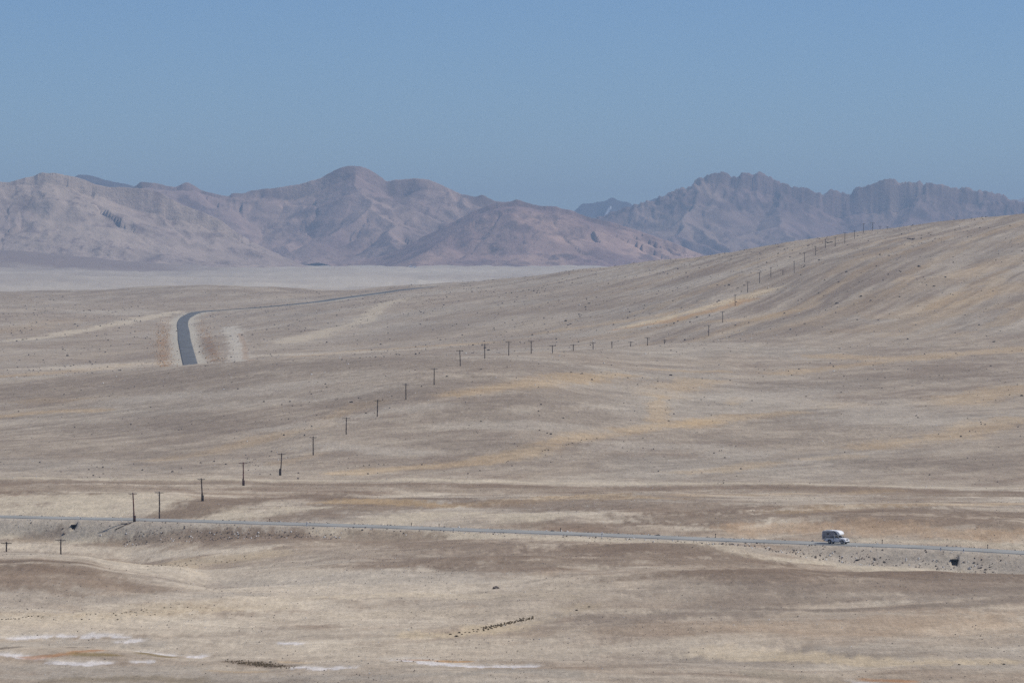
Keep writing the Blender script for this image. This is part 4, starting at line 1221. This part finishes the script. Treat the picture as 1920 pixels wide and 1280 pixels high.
STM = {'d': [stone_mesh(k, ST_D) for k in range(5)], 'm': [stone_mesh(k + 9, ST_M) for k in range(3)], 'l': [stone_mesh(k + 20, ST_L) for k in range(3)]}
SHM = {'s': [shrub_mesh(k, SHR) for k in range(4)], 'r': [shrub_mesh(k + 10, SHR2) for k in range(3)]}
def put(name, me, x, y, size, label, cat, group, flat=1.0):
    o = bpy.data.objects.new(name, me); C.objects.link(o)
    o.location = (x, y, gz(x, y) - size * .06); o.rotation_euler = (0, 0, random.uniform(0, 6.28)); o.scale = (size, size, size * flat)
    tag(o, label, cat, group); return o

BIG = [  # u, v(base), width px, kind, label
    (916, 657, 5.5, 'd', 'large dark boulder right of a pole in the level row'),
    (1061, 602, 6, 'd', 'dark boulder, upper left of three close together on the back slope'),
    (1065, 610, 4, 'd', 'dark boulder, lower left of three close together on the back slope'),
    (1070, 608, 4, 'd', 'small dark boulder at the right of three close together on the back slope'),
    (1105, 569, 4.5, 'd', 'single dark boulder high on the back slope below the skyline'),
    (1086, 590, 4.5, 'd', 'dark boulder between the skyline boulder and the three close together'),
    (1020, 597, 4, 'd', 'small dark stone on the back slope left of the three close together'),
    (1723, 500, 6.5, 'd', 'largest black boulder on the upper right hill'),
    (1751, 537, 5, 'd', 'black boulder on the right hill below the largest one'),
    (1614, 556, 6, 'd', 'elongated dark boulder in the middle of the right hill'),
    (1569, 569, 6, 'd', 'dark boulder left of and below the elongated one on the right hill'),
    (1471, 588, 5, 'd', 'dark boulder low on the right hill in an ochre streak'),
    (1345, 535, 4, 'd', 'small dark stone above the pale track on the right hill'),
    (1348, 564, 4.5, 'd', 'dark stone touching the upper edge of the pale hill track'),
    (1307, 595, 4, 'd', 'dark stone below the pale hill track'),
    (1294, 604, 4, 'd', 'dark stone left of and below the one under the hill track'),
    (1379, 610, 4, 'd', 'dark stone right of the lowest hill poles'),
    (1367, 535, 5, 'd', 'flat dark stone beside a pole halfway up the hill'),
    (1587, 510, 5, 'd', 'dark stone right of the upper hill poles'),
    (1536, 488, 5, 'd', 'dark stone just below the upper hill poles'),
    (1515, 461, 4, 'd', 'dark stone near the skyline left of the rock heap'),
    (1471, 468, 4, 'd', 'dark stone near the skyline, left one of two'),
    (1509, 607, 4, 'd', 'black stone at the foot of the right hill'),
    (1687, 557, 4, 'd', 'small dark stone near the right end of the hill streaks'),
    (1702, 636, 5, 'd', 'dark stone on the grey flat at the foot of the right hill'),
    (1864, 641, 5, 'd', 'dark stone on the grey flat near the right edge'),
    (686, 775, 4.5, 'd', 'round dark stone on the gravel fan left of a pole'),
    (902, 790, 4, 'd', 'dark stone in the middle of the gravel fan'),
    (1033, 814, 6, 'd', 'flat dark stone pair piece beside the ochre streak'),
    (1026, 812, 4, 'd', 'smaller dark stone left of the flat one beside the ochre streak'),
    (1258, 704, 6, 'd', 'dark boulder in the grey gravel above the ochre bend'),
    (1254, 789, 4, 'd', 'dark stone in the ochre streak bend'),
    (838, 706, 5, 'd', 'pointed dark stone between two poles near the top of the fan'),
    (659, 754, 6, 'd', 'cluster stone of dark rock left of a fan pole'),
    (1110, 712, 5, 'd', 'flat dark stone at the right end of the upper ochre streak'),
    (1916, 742, 6, 'd', 'dark boulder at the right edge of the fan'),
    (1858, 686, 4, 'd', 'dark stone near the right edge above the ochre streak'),
    (1498, 692, 4, 'd', 'dark stone in the thin ochre streak on the right'),
    (1234, 1004, 8, 'd', 'flat dark rock on the far road edge right of centre'),
    (1377, 1012, 6, 'd', 'flat dark rock on the far road edge right of the thin post'),
    (1299, 1026, 3.5, 'd', 'small dark stone on the brown hill under the road'),
    (1646, 1057, 4, 'd', 'dark stone at the foot of the embankment right of the camper'),
    (1706, 1059, 5, 'l', 'pale stone at the foot of the embankment left of the culvert'),
    (1820, 1066, 8, 'l', 'pale flat rock below the embankment right of the culvert'),
    (1609, 1050, 7, 'd', 'slanting dark rock on the embankment below the camper'),
    (930, 1103, 12, 'm', 'grey green rock lying in a hollow below the brown slope'),
    (1012, 1198, 4, 'l', 'single white stone on the grey gravel by the shrub row'),
    (120, 1000, 6, 'm', 'brown stone below the left culvert'),
    (118, 990, 4, 'm', 'small brown stone beside the left culvert'),
]
for (u, v, w, kd, lb) in BIG:
    x, y = hit(u, v, dmin=450)
    s_ = w * y / F
    put('boulder', random.choice(STM[kd]), x, y, s_ * 1.05, lb, 'stone', 'single stones on the desert floor', .85)
# rock heap between the hill poles
x, y = hit(1556, 455, dmin=1900)
t = empty('rock_heap', (x, y, gz(x, y)), 0, 'low dark heap of rocks between two poles near the skyline', 'rock heap')
for k in range(9):
    o = link('rock', random.choice(STM['d' if k < 6 else 'm']), t); w = random.uniform(.7, 1.4)
    o.location = (-1.5 + k * .36, random.uniform(-.6, .6), -.05 + (k / 9) * .35); o.scale = (w * 1.1, w, w * .75); o.rotation_euler = (0, 0, k)
x, y = hit(1713, 449, dmin=1900)
t = empty('rock_heap', (x, y, gz(x, y)), 0, 'brown rubble heap near the top of the right hill', 'rock heap')
for k in range(12):
    o = link('rock', random.choice(STM['m']), t); w = random.uniform(.7, 1.5)
    o.location = (random.gauss(0, 1.6), random.gauss(0, 1.2), max(0, .5 - abs(random.gauss(0, .3)))); o.scale = (w, w, w * .8); o.rotation_euler = (0, 0, k)
# dark rods added on the ground to draw the leaning pole's shadow
x0, y0 = POLE_XY[2]
t = empty('pole_shadow_rods', (x0 - 2.2, y0 - 1.0, gz(x0 - 2.2, y0 - 1)), 0, 'dark rods standing in for the shadow on the ground left of the leaning pole', 'shadow stand-in')
def lay(px, L, ang, r_, nm):
    bm = bmesh.new(); dx = L * math.cos(ang); dy = L * math.sin(ang)
    ax, ay = x0 + px, y0 - 1.0
    za = gz(ax, ay) + r_; zb_ = gz(ax - dx, ay - dy) + r_
    add_tube(bm, (ax - t.location.x, ay - t.location.y, za - t.location.z), (ax - dx - t.location.x, ay - dy - t.location.y, zb_ - t.location.z), r_, r_ * .8, 8)
    bm_obj(nm, bm, WOOD, t, True)
lay(-.5, 3.6, .30, .12, 'shadow_rod'); lay(-1.4, 1.6, -.5, .09, 'shadow_sliver')

# countable small stones seen singly on the slopes
ORD = ['first', 'second', 'third', 'fourth', 'fifth', 'sixth', 'seventh', 'eighth', 'ninth', 'tenth', 'eleventh', 'twelfth', 'thirteenth', 'fourteenth', 'fifteenth', 'sixteenth',
       'seventeenth', 'eighteenth', 'nineteenth', 'twentieth', 'twenty-first', 'twenty-second', 'twenty-third', 'twenty-fourth', 'twenty-fifth']
MARKS = []
for i, p_ in enumerate(POLES):
    vb_ = p_[2] or p_[1] + 18
    if i < 4: nm = ['the leftmost mound pole', 'the second mound pole', 'the leaning roadside pole', 'the straight roadside pole'][i]
    elif i < 7: nm = ['the pole on the pale bank', 'the footed pole below the pale track', 'the footed pole above the pale track'][i - 4]
    elif i < 13: nm = 'the %s slim fan pole' % ORD[i - 7]
    elif i < 23: nm = 'the %s crest row pole' % ORD[i - 13]
    elif i < 39: nm = 'the %s hill pole' % ORD[i - 23]
    else: continue
    MARKS.append((p_[0], vb_, nm))
MARKS += [(350, 640, 'the far road straight'), (445, 640, 'the old gravel road stub'), (200, 600, 'the pale track left of the far road'), (60, 690, 'the ochre streak at the left edge'),
          (640, 610, 'the pale wash right of the far road'), (1723, 498, 'the largest hill boulder'), (1713, 447, 'the brown rubble heap'), (1614, 554, 'the elongated hill boulder'),
          (1864, 640, 'the grey flat stone near the right edge'), (1320, 580, 'the pale hill track'), (1258, 703, 'the boulder above the ochre bend'), (1235, 765, 'the upright ochre bend'),
          (1916, 742, 'the right edge boulder'), (1471, 588, 'the low hill boulder in ochre'), (1000, 720, 'the upper ochre streak'), (100, 775, 'the left ochre streak on the fan'),
          (1105, 569, 'the skyline boulder'), (1063, 606, 'the three close boulders'), (1850, 800, 'the lower right ochre streak'), (1450, 775, 'the short ochre dash'),
          (1850, 560, 'the right end of the hill streaks'), (830, 620, 'the dark streak on the back slope'), (1050, 830, 'the shrubby ochre streak'), (180, 720, 'the dark gravel band at left'),
          (1700, 690, 'the thin ochre line on the right'), (520, 700, 'the dark gravel crest')]
DIRS = ['right of', 'up and right of', 'straight above', 'up and left of', 'left of', 'down and left of', 'straight below', 'down and right of']
used = set(); tries = 0; SM = 0
while SM < 210 and tries < 6000:
    tries += 1
    r_ = random.random()
    if r_ < .60: u, v = random.uniform(700, 1915), random.uniform(430, 650)
    elif r_ < .84: u, v = random.uniform(20, 700), random.uniform(560, 735)
    else: u, v = random.uniform(20, 1900), random.uniform(690, 880)
    sky_v = np.interp(u, [0, 400, 927, 1240, 1547, 1920], [560, 548, 535, 498, 455, 412])
    if v < sky_v: continue
    mk = min(MARKS, key=lambda m_: math.hypot(m_[0] - u, (m_[1] - v) * 1.6))
    dd_ = math.hypot(mk[0] - u, mk[1] - v)
    if dd_ < 7 or dd_ > 170: continue
    di = int(round(math.atan2(mk[1] - v, u - mk[0]) / (math.pi / 4))) % 8
    dark = random.random() < .8
    lb = 'small %s stone %s %s' % ('dark' if dark else 'brown', DIRS[di], mk[2])
    key = (di, mk[2])
    if key in used: continue
    x, y = hit(u, v, dmin=900, dmax=3400)
    nn_, _ = near_road(np.array([x]), np.array([y])); fd_, _ = far_road(np.array([x]), np.array([y]))
    if fd_[0] < 4: continue
    used.add(key); SM += 1
    s_ = min(3.4, 1.6 * (1 + random.random() ** 4 * 1.4)) * y / F
    zone = 'small stones on the gravel fan' if v > 690 else ('small stones on the left back slope' if u < 700 else 'small stones on the right hillside')
    put('stone', random.choice(STM['d' if dark else 'm']), x, y, s_, lb, 'stone', zone, .85)

# shrubs
def shrubs(pts, size, kind, label, group):
    for k_, (u, v) in enumerate(sorted(pts)):
        x, y = hit(u, v, dmin=450)
        lab = label % ORD[k_]
        s_ = size * random.uniform(.75, 1.25) * y / F
        put('shrub', random.choice(SHM[kind]), x, y, s_, lab, 'shrub', group)
RowA = [(866, 1189), (872, 1185), (880, 1185), (888, 1183), (887, 1180), (896, 1180), (894, 1184), (902, 1176), (907, 1182), (912, 1177), (915, 1180), (922, 1178), (924, 1174), (930, 1176), (934, 1172),
        (939, 1174), (943, 1171), (948, 1172), (953, 1169), (960, 1167), (966, 1166), (972, 1165)]
shrubs(RowA, 4.5, 's', 'low dry shrub, %s from the left in the dense slanting row', 'dry shrubs in the slanting row below the centre')
for (u, v, w, lb) in ((856, 1193, 8, 'largest dark shrub at the left end of the slanting row'), (861, 1186, 6.5, 'dark shrub just above the largest one at the row end'),
                      (844, 1189, 6, 'dark shrub farthest left at the end of the slanting row'), (854.5, 1203, 4, 'little shrub in front of the largest one'),
                      (1081, 1144, 6, 'dark shrub alone at the upper right of the slanting row'), (1105, 1137, 4.5, 'smaller dark shrub, last one up the slanting row'),
                      (1800, 1246, 6, 'round dark shrub on the pale sand, left of two at the lower right'), (1884, 1245, 6, 'round dark shrub on the pale sand, right of two at the lower right'),
                      (447, 1243, 6, 'black shrub at the left of the dark clump by the bottom edge'), (506, 1241, 6, 'black shrub at the right of the dark clump by the bottom edge'),
                      (152, 1161, 5, 'single dark shrub on sand below the brown mound'), (219, 1161, 4.5, 'dark shrub lying lowest of the cluster below the mound')):
    x, y = hit(u, v, dmin=450)
    put('shrub', random.choice(SHM['s']), x, y, w * y / F * 1.15, lb, 'shrub', 'single shrubs on the valley floor')
shrubs([(2, 1161), (10, 1161), (14, 1160), (19, 1160), (27, 1160), (34, 1160), (41, 1157), (47, 1157), (52, 1155), (58, 1155), (70, 1155), (79, 1156), (76, 1158)], 4.2, 's',
       'low dry shrub, %s from the left in the row at the left edge', 'dry shrubs at the left edge')
shrubs([(168, 1152), (178, 1151), (212, 1150), (216, 1153), (227, 1150), (232, 1148), (235, 1147), (243, 1146), (246, 1145), (243, 1152), (252, 1148), (255, 1153), (264, 1144), (268, 1146), (274, 1143),
        (275, 1148), (281, 1153), (289, 1152), (307, 1139), (319, 1138), (351, 1138), (375, 1139), (385, 1139)], 3.8, 's',
       'low dry shrub, %s from the left in the loose cluster below the mound', 'dry shrubs on the sand right of the mound')
shrubs([(276, 1061), (297, 1061), (302, 1060), (309, 1059), (319, 1059), (328, 1057), (334, 1059), (347, 1056), (350, 1059), (357, 1051), (366, 1057), (377, 1058), (403, 1054), (404, 1051), (415, 1053), (425, 1054),
        (430, 1051), (440, 1050), (458, 1043), (460, 1047)], 3.6, 's', 'small dry shrub, %s from the left in the dotted line behind the mound', 'dry shrubs behind the mound')
shrubs([(1017, 846), (1022, 844), (1055, 835), (1062, 834), (1066, 833), (1073, 831), (1084, 831), (1088, 828), (1090, 825), (1084, 826), (1100, 823), (1119, 822)], 3.2, 's',
       'small dry shrub, %s from the left in the ochre streak', 'dry shrubs in the ochre streak')

# uncountable: stone litter and shrub litter, each one mesh
def litter(name, pts, sizes, material, flat=.6, blades=False, seed=5):
    rg = np.random.default_rng(seed)
    aa = np.arange(5) * 2 * math.pi / 5
    bv = np.concatenate([np.stack([np.cos(aa) * .5, np.sin(aa) * .5, aa * 0 - .35], 1), np.stack([np.cos(aa[:3] * 1.67 + .4) * .28, np.sin(aa[:3] * 1.67 + .4) * .28, aa[:3] * 0 + .45], 1)])
    bf = np.array([[5, 6, 7], [0, 1, 5], [1, 6, 5], [1, 2, 6], [2, 3, 6], [3, 7, 6], [3, 4, 7], [4, 0, 7], [0, 5, 7]])
    n = len(pts); k = len(bv)
    xy = np.array(pts); z = ground_h(xy[:, 0], xy[:, 1]) + CZ
    ang = rg.uniform(0, 6.28, n)
    jit = 1 + rg.uniform(-.28, .28, (n, k))
    v = bv[None] * jit[..., None]
    c_, s_ = np.cos(ang)[:, None], np.sin(ang)[:, None]
    asp = rg.uniform(.7, 1.3, n)[:, None]
    vx = (v[..., 0] * c_ * asp - v[..., 1] * s_) * sizes[:, None]; vy = (v[..., 0] * s_ * asp + v[..., 1] * c_) * sizes[:, None]
    vz = (v[..., 2] * flat + .2) * sizes[:, None]
    co = np.stack([vx + xy[:, 0:1], vy + xy[:, 1:2], vz + z[:, None]], -1).reshape(-1)
    f = (bf[None] + (np.arange(n) * k)[:, None, None]).reshape(-1)
    me = bpy.data.meshes.new(name)
    me.vertices.add(n * k); me.vertices.foreach_set('co', co.astype(np.float32))
    me.loops.add(len(f)); me.loops.foreach_set('vertex_index', f.astype(np.int32))
    nf = len(f) // 3
    me.polygons.add(nf); me.polygons.foreach_set('loop_start', np.arange(nf, dtype=np.int32) * 3); me.polygons.foreach_set('loop_total', np.full(nf, 3, np.int32))
    me.update(calc_edges=True); me.materials.append(material)
    o = bpy.data.objects.new(name, me); C.objects.link(o); o['kind'] = 'stuff'
    return o
def field(n, dmin, dmax, umin, umax, dens, seed):
    rg = np.random.default_rng(seed)
    D = np.sqrt(rg.uniform(dmin ** 2, dmax ** 2, n)); u = rg.uniform(umin, umax, n)
    x = (u - 960) / F * D
    c_ = fbm(x / 40, D / 60, 3, seed) + fbm(x / 8, D / 10, 2, seed + 3) * .6
    keep = rg.uniform(0, 1, n) < np.clip(dens + c_ * 1.6, .04, 1)
    nn, _ = near_road(x, D); keep &= np.abs(nn) > 3.6
    fd, _ = far_road(x, D); keep &= fd > 3.6
    x, D = x[keep], D[keep]
    return np.stack([x, D], 1), rg
def do_litter(n, dmin, dmax, umin, umax, dens, seed, smin, smax, label, cat, material):
    p, rg = field(n, dmin, dmax, umin, umax, dens, seed)
    s = smin + (smax - smin) * rg.uniform(0, 1, len(p)) ** 4
    o = litter('scattered_stones', p, s, material, seed=seed)
    tag(o, label, cat)
do_litter(17000, 1750, 3300, -300, 2250, .25, 61, .30, 1.25, 'dark stones littered over the back slope and right hill', 'stones', ST_D)
do_litter(14000, 1750, 3300, -300, 2250, .25, 62, .30, 1.0, 'brown stones littered over the back slope and right hill', 'stones', ST_M)
do_litter(3000, 1300, 3000, -300, 2250, .2, 63, .3, .9, 'pale stones littered over the back slope', 'stones', ST_L)
do_litter(9000, 1000, 1750, -300, 2250, .12, 64, .16, .75, 'dark stones littered over the gravel fan', 'stones', ST_D)
do_litter(9000, 1000, 1750, -300, 2250, .12, 69, .16, .6, 'brown stones littered over the gravel fan', 'stones', ST_M)
do_litter(3500, 1000, 1750, -300, 2250, .12, 65, .16, .5, 'pale stones littered over the gravel fan', 'stones', ST_L)
do_litter(34000, 500, 1000, -300, 2250, .12, 66, .08, .30, 'brown stones littered over the valley floor', 'stones', ST_M)
do_litter(12000, 500, 1000, -300, 2250, .08, 67, .07, .28, 'dark stones littered over the valley floor', 'stones', ST_D)
do_litter(7000, 500, 1000, -300, 2250, .08, 68, .07, .26, 'pale stones littered over the valley floor', 'stones', ST_L)
# stones along the road embankment
rg = np.random.default_rng(70)
def along(n, off0, off1, u0, u1):
    u = rg.uniform(u0, u1, n); D = road_D(u); off = rg.uniform(off0, off1, n)
    x = (u - 960) / F * D + RNRM[0] * off; y = D + RNRM[1] * off
    return np.stack([x, y], 1)
for mt, lb, n in ((ST_D, 'dark stones along the road edges', 420), (ST_M, 'brown stones along the road embankment', 420), (ST_L, 'pale stones along the road embankment', 300)):
    p = np.concatenate([along(n // 2, 4.2, 6.5, -100, 2020), along(n // 2, -11, -4.2, -100, 2020), along(n // 2, -16, -10, 300, 700), along(n // 2, -16, -10, 1380, 1920)])
    o = litter('roadside_stones', p, .12 + .42 * rg.uniform(0, 1, len(p)) ** 3, mt, seed=71); tag(o, lb, 'stones')
# rusty brush along the far road
q = []
for k in range(len(fr) - 1):
    if fr[k, 1] > 2780: break
    thin = float(1 - sstep(2150, 2780, fr[k, 1])) * .8 + .12
    T = fr[k+1] - fr[k]; T = T / np.linalg.norm(T); N = np.array([-T[1], T[0]])
    for s_, m_, n_ in ((1, 12.5, 7), (-1, 12.5, 3)):
        for _ in range(int(n_ * thin + rg.uniform(0, 1))):
            q.append(fr[k] + N * s_ * (m_ + rg.normal(0, 2.6)) + T * rg.uniform(0, 6))
o = litter('roadside_brush', q, rg.uniform(.25, .75, len(q)), SHR3, .8, seed=75); tag(o, 'rust brown brush lining both sides of the far road', 'brush')
# brush clump at the bottom left of centre, strip behind the shrub row
q = []
for _ in range(260):
    u = rg.normal(485, 24); v = 1245 + (u - 485) * .09 + rg.normal(0, 2.2); q.append(hit(u, v, dmin=480, dmax=800))
for _ in range(220):
    f_ = rg.uniform(0, 1); u = 905 + f_ * 95; v = 1178 - f_ * 20 + rg.normal(0, 1.4); q.append(hit(u, v, dmin=480, dmax=900))
o = litter('brush', q, rg.uniform(.12, .32, len(q)), SHR, .8, seed=77); tag(o, 'dry brown brush on the valley floor', 'brush')
# thin lines of small brush on the hill track edge
q = []
for _ in range(60):
    f_ = rg.uniform(0, 1); u = 1330 + f_ * 160; v = 575 - f_ * 38 + rg.normal(0, 1.0); q.append(hit(u, v, dmin=1700, dmax=3000))
for _ in range(40):
    f_ = rg.uniform(0, 1); u = 1180 + f_ * 110; v = 622 - f_ * 16 + rg.normal(0, 1.2); q.append(hit(u, v, dmin=1700, dmax=3000))
o = litter('track_brush', q, rg.uniform(.2, .55, len(q)), SHR3, .8, seed=78); tag(o, 'rusty brush along the pale hill track', 'brush')

# ------------------------------------------------------------------ haze
bm = bmesh.new(); bmesh.ops.create_cube(bm, size=1)
bmesh.ops.transform(bm, matrix=Matrix.Translation((0, 10900, 262)) @ Matrix.Diagonal((17000, 22800, 480, 1)), verts=bm.verts)
me = bpy.data.meshes.new('haze'); bm.to_mesh(me); bm.free()
hm = bpy.data.materials.new('thin_air'); hm.use_nodes = True
nt = hm.node_tree
for n in list(nt.nodes): nt.nodes.remove(n)
pv = nt.nodes.new('ShaderNodeVolumePrincipled'); out = nt.nodes.new('ShaderNodeOutputMaterial')
pv.inputs['Color'].default_value = (.57, .76, 1.0, 1); pv.inputs['Density'].default_value = HAZE; pv.inputs['Anisotropy'].default_value = 0
nt.links.new(pv.outputs[0], out.inputs['Volume'])
me.materials.append(hm)
ho = bpy.data.objects.new('haze', me); C.objects.link(ho); ho['kind'] = 'stuff'
